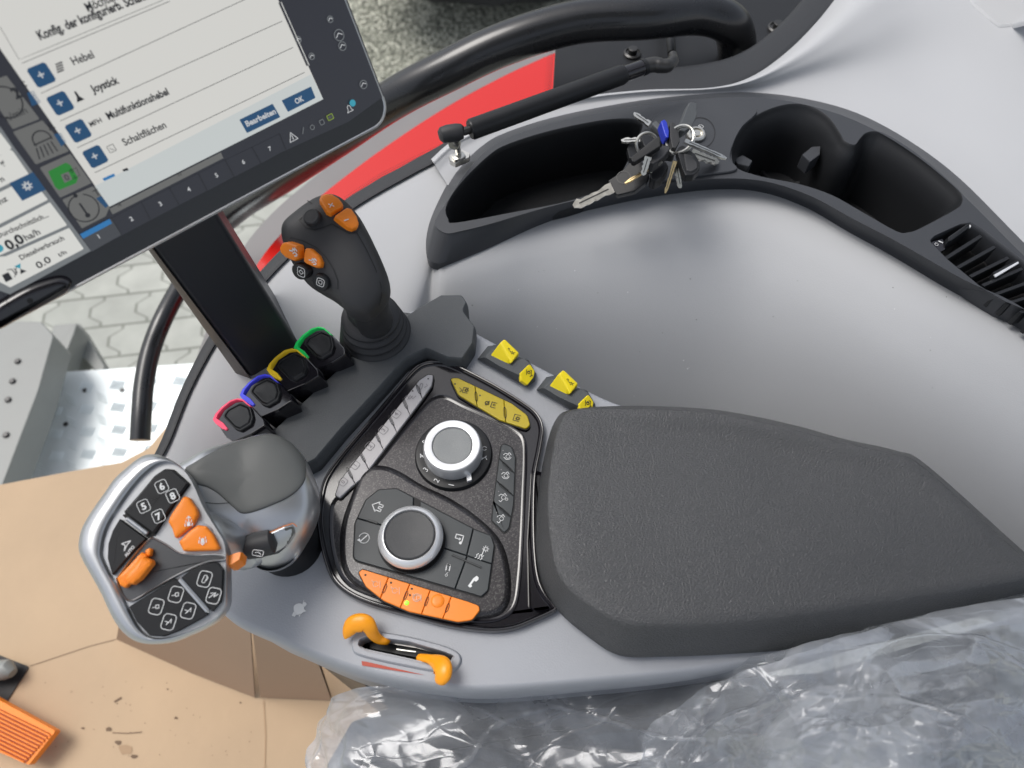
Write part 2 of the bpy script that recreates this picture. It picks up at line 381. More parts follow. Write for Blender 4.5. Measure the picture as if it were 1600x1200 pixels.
# ------------------------------------------------------------------ the setting outside: ground, gravel
GZ = -2.2
def paver_mat():
    m = mat('concrete_pavers', (0.46, 0.47, 0.42), 0.85); n = m.node_tree; p = n.nodes['Principled BSDF']; L = n.links
    g = n.nodes.new('ShaderNodeNewGeometry'); mp = n.nodes.new('ShaderNodeMapping'); mp.inputs['Rotation'].default_value = (0, 0, math.radians(-8)); mp.inputs['Scale'].default_value = (5.2, 5.2, 1)
    L.new(g.outputs['Position'], mp.inputs['Vector']); sx = n.nodes.new('ShaderNodeSeparateXYZ'); L.new(mp.outputs[0], sx.inputs[0])
    def mth(op, a, b=None):
        k = n.nodes.new('ShaderNodeMath'); k.operation = op
        for i, v in enumerate((a, b)):
            if v is None: continue
            if isinstance(v, (int, float)): k.inputs[i].default_value = v
            else: L.new(v, k.inputs[i])
        return k.outputs[0]
    pp = mth('PINGPONG', sx.outputs[1], 0.42); zz = mth('MULTIPLY', mth('SUBTRACT', mth('MINIMUM', mth('MAXIMUM', pp, 0.12), 0.30), 0.21), 1.5)
    xx = mth('ADD', sx.outputs[0], zz); cb = n.nodes.new('ShaderNodeCombineXYZ'); L.new(xx, cb.inputs[0]); L.new(sx.outputs[1], cb.inputs[1])
    br = n.nodes.new('ShaderNodeTexBrick'); br.inputs['Scale'].default_value = 1; br.inputs['Brick Width'].default_value = 1; br.inputs['Row Height'].default_value = 0.84; br.inputs['Mortar Size'].default_value = 0.035; br.inputs['Mortar Smooth'].default_value = 0.4
    br.inputs['Color1'].default_value = (0.46, 0.475, 0.42, 1); br.inputs['Color2'].default_value = (0.38, 0.395, 0.35, 1); br.inputs['Mortar'].default_value = (0.17, 0.18, 0.15, 1)
    L.new(cb.outputs[0], br.inputs['Vector'])
    t = n.nodes.new('ShaderNodeTexNoise'); t.inputs['Scale'].default_value = 9; t.inputs['Detail'].default_value = 8; L.new(g.outputs['Position'], t.inputs['Vector'])
    mx = n.nodes.new('ShaderNodeMix'); mx.data_type = 'RGBA'; mx.blend_type = 'MULTIPLY'; mx.inputs[0].default_value = 0.5; L.new(br.outputs['Color'], mx.inputs[6]); L.new(t.outputs['Fac'], mx.inputs[7])
    gm = n.nodes.new('ShaderNodeGamma'); gm.inputs[1].default_value = 0.8; L.new(mx.outputs[2], gm.inputs[0]); L.new(gm.outputs[0], p.inputs['Base Color'])
    return m
def gravel_mat():
    m = mat('gravel', (0.3, 0.31, 0.26), 0.9); n = m.node_tree; p = n.nodes['Principled BSDF']; L = n.links
    g = n.nodes.new('ShaderNodeNewGeometry'); v = n.nodes.new('ShaderNodeTexVoronoi'); v.inputs['Scale'].default_value = 60; L.new(g.outputs['Position'], v.inputs['Vector'])
    r = n.nodes.new('ShaderNodeValToRGB'); r.color_ramp.elements[0].color = (0.12, 0.125, 0.10, 1); r.color_ramp.elements[1].color = (0.62, 0.62, 0.52, 1)
    e = r.color_ramp.elements.new(0.5); e.color = (0.30, 0.31, 0.25, 1)
    sp = n.nodes.new('ShaderNodeSeparateColor'); L.new(v.outputs['Color'], sp.inputs[0]); L.new(sp.outputs[0], r.inputs[0]); L.new(r.outputs[0], p.inputs['Base Color'])
    b = n.nodes.new('ShaderNodeBump'); b.inputs['Distance'].default_value = 0.02; b.invert = True; L.new(v.outputs['Distance'], b.inputs['Height']); L.new(b.outputs[0], p.inputs['Normal'])
    return m
M['pavers'] = paver_mat(); M['gravel'] = gravel_mat()
mb = MB(); mb.add([(-40, -40, GZ), (40, -40, GZ), (40, 40, GZ), (-40, 40, GZ)], [[0, 1, 2, 3]], 'pavers')
tag(mb.build('ground', wn=False), kind='structure')
mb = MB(); g0 = P(520, 215, GZ + .004); g1 = P(1000, 215, GZ + .004)
mb.add([(g0.x, g0.y, GZ + .004), (40, g0.y, GZ + .004), (40, 40, GZ + .004), (g0.x - 2.2, 40, GZ + .004)], [[0, 1, 2, 3]], 'gravel')
tag(mb.build('gravel', wn=False), kind='structure')

# unseen cab roof slab, added and sized to shade the armrest from the zenith
mb = MB(); box(mb, (-.22, -.42, .80), (.95, .12, .88), 'roofshade'); o = mb.build('roof_shade', None); tag(o, 'unseen grey slab added as cab roof above the armrest, sized to shade it', 'cab roof')
# tractor rear tyre seen at the top edge, resting on the gravel
mb = MB(); c = P(765, -175, -1.62)
t = thing('tractor_tyre', (c.x, c.y, GZ), 'big black rubber tyre resting on the gravel at the top edge of the picture', 'tyre')
tube(mb, [(c.x - .6, c.y + .1, -1.6), (c.x - .45, c.y + .02, -1.6), (c.x - .3, c.y, -1.6), (c.x + .3, c.y, -1.6), (c.x + .45, c.y + .02, -1.6), (c.x + .6, c.y + .1, -1.6)], [.33, .48, .54, .54, .48, .33], 'blackmatt', seg=40)
mb.build('tyre_tread', t)
mb = MB()
for k in range(26):
    a = 2 * math.pi * k / 26
    for s_ in (-1, 1):
        x0 = c.x; ya = c.y + math.sin(a) * .535; za = -1.6 + math.cos(a) * .535
        yb = c.y + math.sin(a + .2) * .50; zb = -1.6 + math.cos(a + .2) * .50
        tube(mb, [(x0, ya, za), (x0 + s_ * .3, yb, zb)], .03, 'blackmatt', seg=6)
mb.build('tread_lugs', t)

# chequer plate platform, rails
PLZ = -0.95
mb = MB(); pl = [(-30, 790), (62, 583), (305, 567), (420, 720), (420, 860), (-30, 900)]
slab(mb, fil(pl, 6), Z(PLZ), [(0, -.03), (0, -.002), (1, 0)], 'chequer')
pc = P(160, 660, PLZ)
t = thing('step_platform', (pc.x, pc.y, PLZ - .03), 'pale aluminium chequer plate step platform with raised bars outside the cab', 'platform')
mb.build('chequer_plate', t)
mb = MB(); sc = scale_at(Z(PLZ), 160, 660)
import itertools
ea = Vector((math.cos(math.radians(-28)), math.sin(math.radians(-28)), 0)); eb = Vector((math.cos(math.radians(48)), math.sin(math.radians(48)), 0))
def inside(q, p):
    r = False; j = len(p) - 1
    for i in range(len(p)):
        if (p[i][1] > q[1]) != (p[j][1] > q[1]) and q[0] < (p[j][0] - p[i][0]) * (q[1] - p[i][1]) / (p[j][1] - p[i][1]) + p[i][0]: r = not r
        j = i
    return r
for i in range(-9, 10):
    for j in range(-9, 10):
        cx = 160 + i * 25 + j * 24; cy = 655 + i * 16 - j * 19
        if not inside((cx, cy), [(8, 775), (68, 592), (300, 577), (380, 700), (300, 800)]): continue
        if (i + j) % 2:
            for k in range(5):
                d = (k - 2) * 4.3
                x0, y0 = cx + d * .95 - 3.5, cy + d * .1 - 7.5; x1, y1 = cx + d * .95 + 3.5, cy + d * .1 + 7.5
                a_, b_ = P(x1, y0, PLZ + .0015), P(x0, y1, PLZ + .0015)
                tube(mb, [a_, a_ * .75 + b_ * .25, a_ * .25 + b_ * .75, b_], [.0005, .0016, .0016, .0005], 'chequer', seg=6)
        else:
            for k in range(3):
                d = (k - 1) * 5.5
                a_, b_ = P(cx - 8 + d * .3, cy + 1 - 4 + d, PLZ + .0012), P(cx + 8 + d * .3, cy + 5 + d, PLZ + .0012)
                tube(mb, [a_, a_ * .75 + b_ * .25, a_ * .25 + b_ * .75, b_], [.0005, .0014, .0014, .0005], 'chequer', seg=6)
tag(mb.build('raised_bars', t), kind='stuff')
mb = MB()
for x, y in ((72, 590), (133, 610), (191, 610), (103, 663), (22, 733), (80, 634)):
    mb = MB(); lathe(mb, P(x, y, PLZ), (0, 0, 1), [(.005, 0), (.005, .002), (.003, .003)], 'bolt', seg=10); mb.build('rivet', t)

def rail(name, pts, z, label, h=.09, holes=()):
    mb = MB(); slab(mb, fil(pts, 5), Z(z), [(0, -h), (0, -.004), (.8, -.001), (2.2, 0)], 'rail')
    c = P(pts[0][0], pts[0][1], z); t = thing(name, (c.x, c.y, z - h), label, 'rail')
    mb.build('beam', t)
    if holes:
        for x, y in holes:
            mb = MB(); lathe(mb, P(x, y, z), (0, 0, 1), [(.006, 0), (.006, .003), (.0045, .0045)], 'bolt', seg=12); mb.build('bolt', t)
rail('ladder_rail', [(-60, 500), (64, 502, 8), (84, 524, 8), (60, 610), (-20, 820), (-90, 830)], -.82, 'wide grey steel ladder rail with bolts left of the chequer plate', .07, [(20, 596), (28, 565), (13, 625), (10, 680)])
rail('step_bracket', [(84, 507), (121, 504, 3), (116, 520), (92, 582), (65, 600), (66, 560)], -1.0, 'short grey step bracket with flat top behind the chequer plate', .06, [(88, 553)])
rail('brace_beam', [(119, 506, 2), (123, 504), (166, 576), (150, 580), (127, 556), (119, 577), (90, 585), (112, 525)], -1.06, 'grey triangular brace beam next to the step bracket', .05)

# curved grab handle
def ptube(name, pts, rad, m, label, cat, seg=20, dens=8):
    q = [P(*p) for p in pts]; q = spl3(q, dens); mb = MB(); tube(mb, q, rad, m, seg=seg)
    o = mb.build(name, None, wn=False); return tag(o, label, cat) if label else o
ptube('grab_handle', [(352, 330, -.32), (318, 385, -.32), (283, 445, -.32), (254, 500, -.32), (235, 550, -.33), (225, 600, -.34), (221, 650, -.35), (219, 688, -.36)], .0115, 'tube', 'curved black grab handle tube ending above the chequer plate', 'handle')
ptube('door_frame', [(343, 346, -.315), (352, 338, -.30), (380, 315, -.26), (430, 282, -.19), (520, 220, -.11), (611, 157, -.05), (696, 112, -.02), (790, 68, .0), (900, 35, .01), (1010, 28, .01), (1090, 22, 0), (1135, 34, -.01), (1150, 60, -.03), (1152, 110, -.06)], .019, 'tube', 'thick black door frame tube curving from the monitor to the dark door panel', 'door frame', seg=24)
# rear fender beyond the glass
mb = MB(); out = spl([(366, 468), (384, 432), (416, 383), (468, 328), (522, 282), (597, 226), (690, 165), (780, 116), (840, 88), (868, 76), (900, 62), (930, 150), (860, 260), (760, 320), (640, 400), (520, 480), (440, 520)], 5)
ft = thing('rear_fender', P(640, 300, -.45), 'glossy red tractor fender with grey rim seen through the side window', 'fender')
slab(mb, out, Z(-.30), [(0, -.09), (.5, -.02), (2, -.006), (4, -.002), (6, 0)], 'redpaint')
mb.build('red_wing', ft)
mb = MB(); out = spl([(300, 600), (322, 500), (365, 400), (420, 330), (500, 262), (590, 196), (700, 138), (800, 90), (868, 66), (900, 60), (930, 150), (760, 330), (500, 500), (400, 620)], 5)
slab(mb, out, Z(-.40), [(0, -.06), (1, -.01), (6, 0)], 'flare')
mb.build('wheel_arch_rim', ft)

# side window pane with dotted edge print
mb = MB()
for i in range(34):
    t_ = i / 33; x = 866 - 6 * t_; y = 77 + 78 * t_
    for j in range(3): lathe(mb, P(x - 3 - j * 3.4 + (i % 2) * 1.7, y + j * .6, -.045), (0, .3, 1), [(.0009 - j * .0002, 0), (.0004, .0001)], 'seam', seg=6)
for i in range(64):
    t_ = i / 63; x = 556 + 150 * t_; y = 313 - 80 * t_
    q = [(548, 318), (600, 283), (650, 258), (705, 232)]
    k = min(2, int(t_ * 3)); f_ = t_ * 3 - k; x = q[k][0] * (1 - f_) + q[k + 1][0] * f_; y = q[k][1] * (1 - f_) + q[k + 1][1] * f_
    for j in range(3): lathe(mb, P(x - j * 1.3 - 6, y - 5 - j * 2.6, -.02), (0, .3, 1), [(.0008 - j * .0002, 0), (.0004, .0001)], 'seam', seg=6)
o = mb.build('window_dot_print', None, wn=False); tag(o, 'rows of tiny black printed dots along the side window edge over the red fender', 'dot print', kind='stuff')

# dark door panel with bolts
dp = thing('door_panel', P(1050, 100, -.1), 'black door pillar panel with two round bolts at the top of the picture', 'panel')
mb = MB(); out = fil([(868, 70, 3), (900, 50), (1000, 30), (1120, -60), (1420, -60), (1330, 40), (1240, 130), (1130, 175), (1000, 185), (858, 240, 2)], 8)
slab(mb, out, Z(-.05), [(0, -.02), (0, -.001), (1, 0)], 'black')
mb.build('cover_plate', dp)
for x, y, r in ((988, 85, .009), (1214, 45, .010)):
    mb = MB(); lathe(mb, P(x, y, -.05), (0, 0, 1), [(r, 0), (r, .002), (r * .8, .003), (r * .78, .0015), (r * .5, .0015), (r * .5, .007), (r * .42, .0075)], 'bolt', seg=24); mb.build('bolt', dp)
mb = MB(); tube(mb, spl3([P(1040, -20, -.03), P(1043, 20, -.03), P(1047, 55, -.03), P(1050, 84, -.03)], 4), .0045, 'black', seg=12); mb.build('guide_rod', dp)

# gas strut
gs = thing('gas_strut', P(860, 150, .03), 'black gas strut with ball ends lying across the window sill', 'gas strut')
sa = lambda x, y, z=.055: P(x, y, z)
mb = MB(); tube(mb, [sa(734, 203), sa(737, 202), sa(970, 117.5), sa(975, 115.5)], [.0068, .0078, .0078, .0070], 'black', seg=28); mb.build('cylinder', gs)
mb = MB(); tube(mb, [sa(972, 117), sa(1003, 106)], .0062, 'gloss', seg=24); tube(mb, [sa(1003, 106), sa(1008, 104)], .0066, 'black', seg=24); mb.build('piston_sleeve', gs)
mb = MB(); tube(mb, [sa(722, 206), sa(742, 200)], .0032, 'bolt', seg=14); mb.build('piston_rod', gs)
mb = MB(); tube(mb, [sa(686, 212), sa(690, 211), sa(700, 209), sa(714, 207), sa(722, 205), sa(725, 205)], [.0035, .0058, .0066, .0066, .0055, .0035], 'blackmatt', seg=22); mb.build('ball_socket', gs)
mb = MB(); tube(mb, spl3([sa(1008, 104), sa(1022, 101), sa(1034, 103), sa(1044, 102), sa(1052, 94), sa(1051, 85)], 4), [.006] * 8 + [.0055] * 5 + [.0048] * 4 + [.0035] * 4, 'bolt', seg=16); mb.build('end_fitting', gs)
mb = MB(); tube(mb, [P(709, 216, .05), P(714, 228, .04), P(717, 243, .02)], [.003, .0025, .0025], 'steel', seg=14)
lathe(mb, P(717, 246, .022), (0, .1, 1), [(.0055, 0), (.0055, .002), (.004, .003)], 'steel', seg=6); lathe(mb, P(710, 224, .044), (.2, -1, .3), [(.0048, -.001), (.0048, .001)], 'steel', seg=16)
slab(mb, fil([(701, 243), (722, 234), (735, 240), (733, 247), (712, 256), (703, 252)], 3), Z(.021), [(0, -.004), (0, 0), (.6, .0006)], 'steel')
mb.build('ball_stud_bracket', gs)

# ------------------------------------------------------------------ cab side trim (upper shelf + curved side wall), window seal
ct = thing('cab_side_trim', P(1000, 500, -.33), 'large light grey moulded cab side trim sweeping round behind the armrest', 'side trim')
sill = [(215, 800), (235, 740), (262, 690), (298, 604), (345, 518), (398, 452), (468, 381), (560, 315), (640, 270), (690, 243), (712, 252), (704, 290), (690, 335), (686, 370), (700, 392), (780, 365), (860, 330), (1000, 296), (1130, 282), (1200, 287), (1262, 311), (1340, 356), (1480, 442), (1600, 505), (1760, 610)]
inner = [(362, 905), (368, 890), (374, 872), (384, 852), (400, 830), (430, 800), (460, 770), (490, 745), (530, 730), (570, 720), (590, 716), (610, 712), (640, 710), (660, 708), (690, 706), (750, 706), (820, 706), (940, 710), (1040, 715), (1110, 725), (1180, 745), (1280, 790), (1450, 900), (1600, 1010), (1760, 1150)]
tz = [(0, -.006), (.04, -.002), (.1, -.004), (.2, -.012), (.36, -.030), (.55, -.060), (.78, -.108), (1, -.165)]
rows = []
for t_, z in tz:
    r = []
    for i, (a, b) in enumerate(zip(sill, inner)):
        k = min(1, max(0, (i - 9) / 5)); k = k * k * (3 - 2 * k); zf_ = .2 + .8 * k
        r.append(P(a[0] + (b[0] - a[0]) * t_, a[1] + (b[1] - a[1]) * t_, z * zf_))
    rows.append(r)
mb = MB(); sheet(mb, rows, 'panelgrey', 4, 4)
WALL = Surf(mb, Z(0)); mb.build('side_wall', ct, wn=False, sharp=80)
mb = MB(); rq = random.Random(8)
for k in range(34):
    x, y = rq.uniform(640, 1500), rq.uniform(420, 640); r_ = rq.uniform(.5, 1.3); ppoly(mb, [(x + r_ * math.cos(a), y + r_ * .8 * math.sin(a)) for a in (0, 1.3, 2.5, 3.8, 5)], WALL, 'flare' if k % 2 else 'white', .0004)
tag(mb.build('dust_specks', ct, wn=False), kind='stuff')
# upper shelf: from window sill to tray
u0 = [(672, 246), (700, 222), (735, 204), (830, 165), (920, 148), (1010, 139), (1110, 136), (1170, 120), (1225, 82), (1275, 32), (1325, -30), (1400, -110), (1500, -160), (1640, -200)]
u1 = [(700, 290), (722, 262), (752, 236), (840, 192), (930, 172), (1030, 160), (1120, 152), (1190, 154), (1262, 165), (1340, 190), (1420, 232), (1500, 292), (1600, 395), (1770, 560)]
rows = []
for t_, zz in ((0, 0), (.12, 1), (.3, 2), (.5, 3), (.72, 4), (1, 5)):
    r = []
    for i, (a, b) in enumerate(zip(u0, u1)):
        k = max(0, (i - 6) / 7)
        zs = [.004 - .012, .009, .008, .006, .005, .004][zz]
        zs += [0, .014, .012, .001, -.002, 0][zz] * min(1, k * 2.0) + (.012 * k * (1 - t_))
        r.append(P(a[0] + (b[0] - a[0]) * t_, a[1] + (b[1] - a[1]) * t_, zs))
    rows.append(r)
mb = MB(); sheet(mb, rows, 'panelgrey', 6, 6); mb.build('window_ledge', ct, wn=False, sharp=80); LEDGE = Surf(mb, Z(.08))
mb = MB(); slab(mb, fil([(1495, -40), (1518, 8), (1545, 32, 12), (1562, 44, 12), (1580, 42), (1700, 10), (1700, -60)], 10), LEDGE, [(0, -.003), (0, .0002), (1.5, .0009), (4, .0012)], 'panelgrey'); mb.build('pillar_cover', ct)
mb = MB()
s0 = [(205, 800), (226, 740), (253, 686), (288, 598), (336, 510), (390, 443), (460, 371), (552, 304), (632, 258), (672, 236), (722, 208), (820, 158), (900, 132), (1000, 112), (1100, 100), (1160, 82), (1215, 42), (1262, -10), (1310, -70)]
s1 = [(215, 800), (236, 742), (264, 692), (299, 606), (347, 520), (401, 455), (471, 384), (563, 318), (642, 273), (688, 248), (740, 211), (832, 169), (915, 152), (1008, 143), (1112, 141), (1178, 122), (1232, 82), (1286, 30), (1340, -30)]
z0 = [-.012] * 19
sheet(mb, [[P(x, y, -.03) for x, y in s0], [P(x, y, -.004) for x, y in s0], [P(x + (a - x) * .2, y + (b - y) * .2, .001) for (x, y), (a, b) in zip(s0, s1)], [P(x, y, .002) for x, y in s1], [P(x + 1, y + 2, -.004) for x, y in s1]], 'seal', 5, 3)
o = mb.build('window_seal', None, wn=False, sharp=60); tag(o, 'dark rubber window seal strip along the edge of the grey side trim', 'window seal')

# storage tray insert
rb = [(667, 400), (667, 365), (680, 325), (710, 270), (750, 228), (790, 205), (880, 178), (1000, 155), (1100, 145), (1180, 143), (1260, 153), (1340, 175), (1420, 217), (1500, 276), (1600, 376), (1760, 536), (1760, 622), (1600, 502), (1500, 452), (1400, 394), (1330, 357), (1262, 318), (1190, 294), (1120, 290), (1040, 299), (960, 314), (860, 340), (760, 384), (700, 408), (680, 411)]
rt = [(680, 352), (685, 335), (701, 311), (729, 269), (762, 234), (800, 213), (884, 187), (1002, 165), (1100, 154), (1180, 152), (1256, 163), (1333, 187), (1411, 229), (1489, 290), (1588, 388), (1750, 550), (1750, 605), (1606, 486), (1506, 437), (1406, 380), (1335, 343), (1266, 306), (1194, 283), (1120, 279), (1040, 287), (962, 300), (862, 322), (765, 350), (716, 362), (696, 364)]
tr = thing('storage_tray', P(900, 280, -.05), 'charcoal storage tray with open pocket, ignition panel and round cup recess in the side trim', 'storage tray')
mb = MB(); sb = spl(rb, 5); st = spl(rt, 5); q = fix(st); rev = (q[0] != st[0]) or (q[1] != st[1])
zb, zt = .002, .018
r1 = [P(x, y, zb) for x, y in sb]; r2 = [P(x * .06 + a * .94, y * .06 + b * .94, zt - .0015) for (x, y), (a, b) in zip(sb, st)]; r3 = [P(x, y, zt) for x, y in st]
loft(mb, [[p - Vector((0, 0, .008)) for p in r1], r1, r2, r3], 'tray', cap_top=False)
lp = [(697, 322), (718, 288), (763, 243), (796, 224), (860, 204), (932, 189), (975, 185), (998, 188), (1004, 200), (986, 242), (968, 275), (950, 290), (893, 313), (800, 332), (712, 348), (700, 342)]
cp = [(1143, 245), (1146, 225), (1158, 203), (1182, 180), (1215, 166), (1245, 162), (1272, 168), (1296, 184), (1312, 207), (1320, 220), (1335, 226), (1343, 217), (1352, 208), (1366, 205), (1385, 210), (1430, 238), (1485, 284), (1502, 303), (1503, 317), (1492, 328), (1440, 356), (1420, 363), (1400, 361), (1345, 330), (1300, 308), (1250, 291), (1190, 279), (1152, 266)]
vp = [(1452, 376), (1460, 368), (1500, 350), (1517, 347), (1536, 358), (1580, 392), (1640, 440), (1740, 530), (1740, 590), (1640, 505), (1600, 483), (1571, 471), (1530, 446), (1480, 405)]
HP = lambda d: [(0, 0), (.8, -.0006), (1.8, -.002), (2.4, -.004), (3, -.012), (4, -d)]
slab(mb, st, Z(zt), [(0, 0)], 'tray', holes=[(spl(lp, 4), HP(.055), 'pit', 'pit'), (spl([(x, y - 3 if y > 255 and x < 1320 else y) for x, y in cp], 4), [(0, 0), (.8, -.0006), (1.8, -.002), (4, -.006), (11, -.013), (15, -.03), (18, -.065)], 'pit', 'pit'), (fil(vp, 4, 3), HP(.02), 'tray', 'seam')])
mb.build('tray_moulding', tr, wn=True)
# cup recess inner rings and tabs
mb = MB(); cc = P(1225, 262, -.046)
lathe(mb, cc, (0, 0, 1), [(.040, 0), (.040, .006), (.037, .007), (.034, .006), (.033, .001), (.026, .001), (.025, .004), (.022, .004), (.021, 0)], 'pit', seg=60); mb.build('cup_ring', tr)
for pts in ([(1146, 249), (1160, 243), (1176, 252), (1170, 262), (1152, 258)], [(1252, 243), (1268, 230), (1282, 229), (1281, 243), (1265, 255)]):
    mb = MB(); slab(mb, fil(pts, 2), Z(.0), [(0, -.012), (0, 0), (1, .001)], 'tray'); mb.build('cup_tab', tr)
# ignition sub-panel with lock
mb = MB(); ip = spl([(1008, 212), (1018, 190), (1035, 175), (1065, 165), (1110, 158), (1150, 157), (1168, 165), (1182, 178), (1160, 200), (1146, 225), (1140, 250), (1150, 268), (1100, 276), (1030, 287), (975, 300), (962, 296), (985, 262), (1000, 235)], 5)
slab(mb, ip, Z(zt), [(0, -.001), (0, .0015), (1, .0022)], 'tray'); mb.build('ignition_panel', tr)
mb = MB(); isf = Z(zt + .0022)
pline(mb, circ(r=1, n=2), isf, 'seam', 1) if False else None
pts = [(1094 + 22 * math.cos(a / 28 * 2 * math.pi) * (1.05), 208 + 24 * math.sin(a / 28 * 2 * math.pi)) for a in range(28)]
pline(mb, pts, isf, 'seam', 1.1, .0003, closed=True)
stroke(mb, circ(.8, 14, -150, 150), isf, 1095, 198, 4.2, 20, 'white', .9); stroke(mb, [(-.1, -.3), (-.5, 0), (-.1, .3)], isf, 1095, 198, 4.2, 20, 'white', .9)
lathe(mb, P(1087, 213, zt + .002), (0, -.05, 1), [(.0075, 0), (.0075, .003), (.0065, .0042), (.0052, .0042), (.005, .002), (.0035, .002), (.0032, .004)], 'steel', seg=28)
mb.build('ignition_lock', tr)
# air vent
v = thing('air_vent', P(1530, 420, 0), 'black slatted air vent with small thumb wheel at the right end of the tray', 'air vent')
vs_ = Z(zt - .001)
for k in range(8):
    x0, y0 = 1474 + k * 19.5, 402 + k * 14.0; x1, y1 = 1531 + k * 21.5, 366 + k * 17.0
    mb = MB(); slab(mb, fil([(x0, y0), (x1, y1), (x1 + 5, y1 + 4), (x0 + 5.5, y0 + 4)], 1, 2), vs_, [(0, -.014), (0, -.0008), (.5, 0)], 'black'); mb.build('slat', v)
mb = MB(); slab(mb, fil([(1477, 374), (1506, 354), (1513, 352), (1513, 360), (1484, 381), (1478, 383)], 3), vs_, [(0, -.008), (0, 0), (1.5, .003), (3, .0035)], 'black'); mb.build('thumb_wheel', v)
mb = MB(); slab(mb, fil([(1456, 377), (1474, 372), (1478, 388), (1468, 393)], 2), vs_, [(0, -.006), (0, -.001)], 'gloss'); stroke(mb, circ(.8, 12), vs_.up(-.001), 1463, 382, 3.2, 0, 'white', 1, closed=True); pline(mb, [(1466, 377), (1473, 380)], vs_.up(-.001), 'white', 1.3)
mb.build('wheel_marking', v); mb = MB(); lathe(mb, P(1513, 354, zt), (0, 0, 1), [(.0018, 0), (.0014, .001)], 'white', seg=12); mb.build('marker_light', v)
mb = MB(); slab(mb, fil([(1548, 428), (1588, 408), (1593, 410), (1560, 434), (1553, 434)], 2), vs_, [(0, -.004), (0, .001), (.6, .002)], 'black'); slab(mb, fil([(1552, 430), (1590, 409), (1592, 412), (1555, 434)], 1, 2), vs_.up(.002), [(0, 0), (.3, .0006)], 'chrome'); mb.build('direction_tab', v)

# ------------------------------------------------------------------ cab floor protection: cardboard
FZ = -.55
mb = MB(); slab(mb, fil([(-120, 790), (0, 757), (100, 738), (190, 722, 20), (232, 700), (262, 664, 6), (330, 640), (700, 760), (760, 1300), (-160, 1330)], 8), Z(FZ), [(0, -.006), (0, -.001), (.5, 0)], 'cardboard')
sf = Z(FZ)
rr = random.Random(3)
for cx, cy, r in ((197, 1172, 13), (170, 1140, 5), (130, 1138, 3), (185, 1160, 5), (60, 1180, 4), (275, 1122, 3), (210, 1182, 5), (376, 1098, 2), (262, 1077, 2)):
    ppoly(mb, spl([(cx + r * (.6 + .6 * rr.random()) * math.cos(a), cy + r * .7 * (.6 + .6 * rr.random()) * math.sin(a)) for a in [k * .785 for k in range(8)]], 3), sf, 'stain' if r < 6 else mat('faint_grease_stain', (.38, .26, .16), .85), .0006)
pline(mb, [(179, 1097), (190, 1090)], sf, 'stain', 3, .0008); pline(mb, [(176, 1145), (200, 1146), (222, 1144)], sf, 'stain', 1.5, .0008)
pline(mb, [(47, 1041), (95, 1025), (140, 1010), (182, 999)], sf, 'stain', .9, .0007); pline(mb, [(412, 1095), (415, 1150), (413, 1240)], sf, mat('cardboard_crease', (.42, .29, .18), .85), 2.2, .0007)
for k in range(40):
    x, y = rr.uniform(40, 430), rr.uniform(1040, 1190); ppoly(mb, circ(1, 6), sf, 'stain', .0008) if False else ppoly(mb, [(x + rr.uniform(.5, 1.2) * math.cos(a), y + rr.uniform(.4, 1.0) * math.sin(a)) for a in (0, 1.2, 2.4, 3.6, 4.9)], sf, 'stain', .0007)
o = mb.build('floor_cardboard', None, wn=False); tag(o, 'flat brown cardboard sheet covering the cab floor, with grease spots and creases', 'cardboard')
# cardboard riser under the console
a0 = P(182, 999, FZ + .002); a1 = P(300, 1052, FZ + .002); a2 = P(403, 1090, FZ + .002); a3 = P(518, 1095, FZ + .002); a4 = P(540, 1090, FZ + .002)
def up_(p, h, d=0): return p + Vector((0, d, h))
bb = thing('cardboard_riser', a2, 'upright brown cardboard panels with a dark slit under the left end of the console', 'cardboard')
rim_in = [P(182 + 0, 960, FZ + .16), P(330, 930, FZ + .22), P(391, 985, FZ + .155), P(495, 1030, FZ + .17)]
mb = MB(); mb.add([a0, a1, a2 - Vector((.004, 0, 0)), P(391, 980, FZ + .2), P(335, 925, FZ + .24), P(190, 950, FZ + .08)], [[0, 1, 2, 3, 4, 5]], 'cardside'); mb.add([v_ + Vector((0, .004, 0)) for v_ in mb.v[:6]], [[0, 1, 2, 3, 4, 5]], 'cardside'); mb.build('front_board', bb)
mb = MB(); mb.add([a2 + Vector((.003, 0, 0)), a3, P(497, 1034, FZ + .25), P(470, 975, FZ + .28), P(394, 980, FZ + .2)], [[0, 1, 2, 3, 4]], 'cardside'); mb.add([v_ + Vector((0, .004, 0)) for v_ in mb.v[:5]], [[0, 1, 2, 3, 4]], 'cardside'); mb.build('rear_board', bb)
mb = MB()
pd = [P(x, y, -.2) for x, y in ((498, 1036), (560, 1060), (700, 1200), (900, 1200), (1200, 1050), (900, 900), (560, 930))]; hexa(mb, [p - Vector((0, 0, .33)) for p in pd], pd, 'black')
cs = mb.build('console_support', None); tag(cs, 'dark support pedestal under the grey console beside the cardboard', 'pedestal')
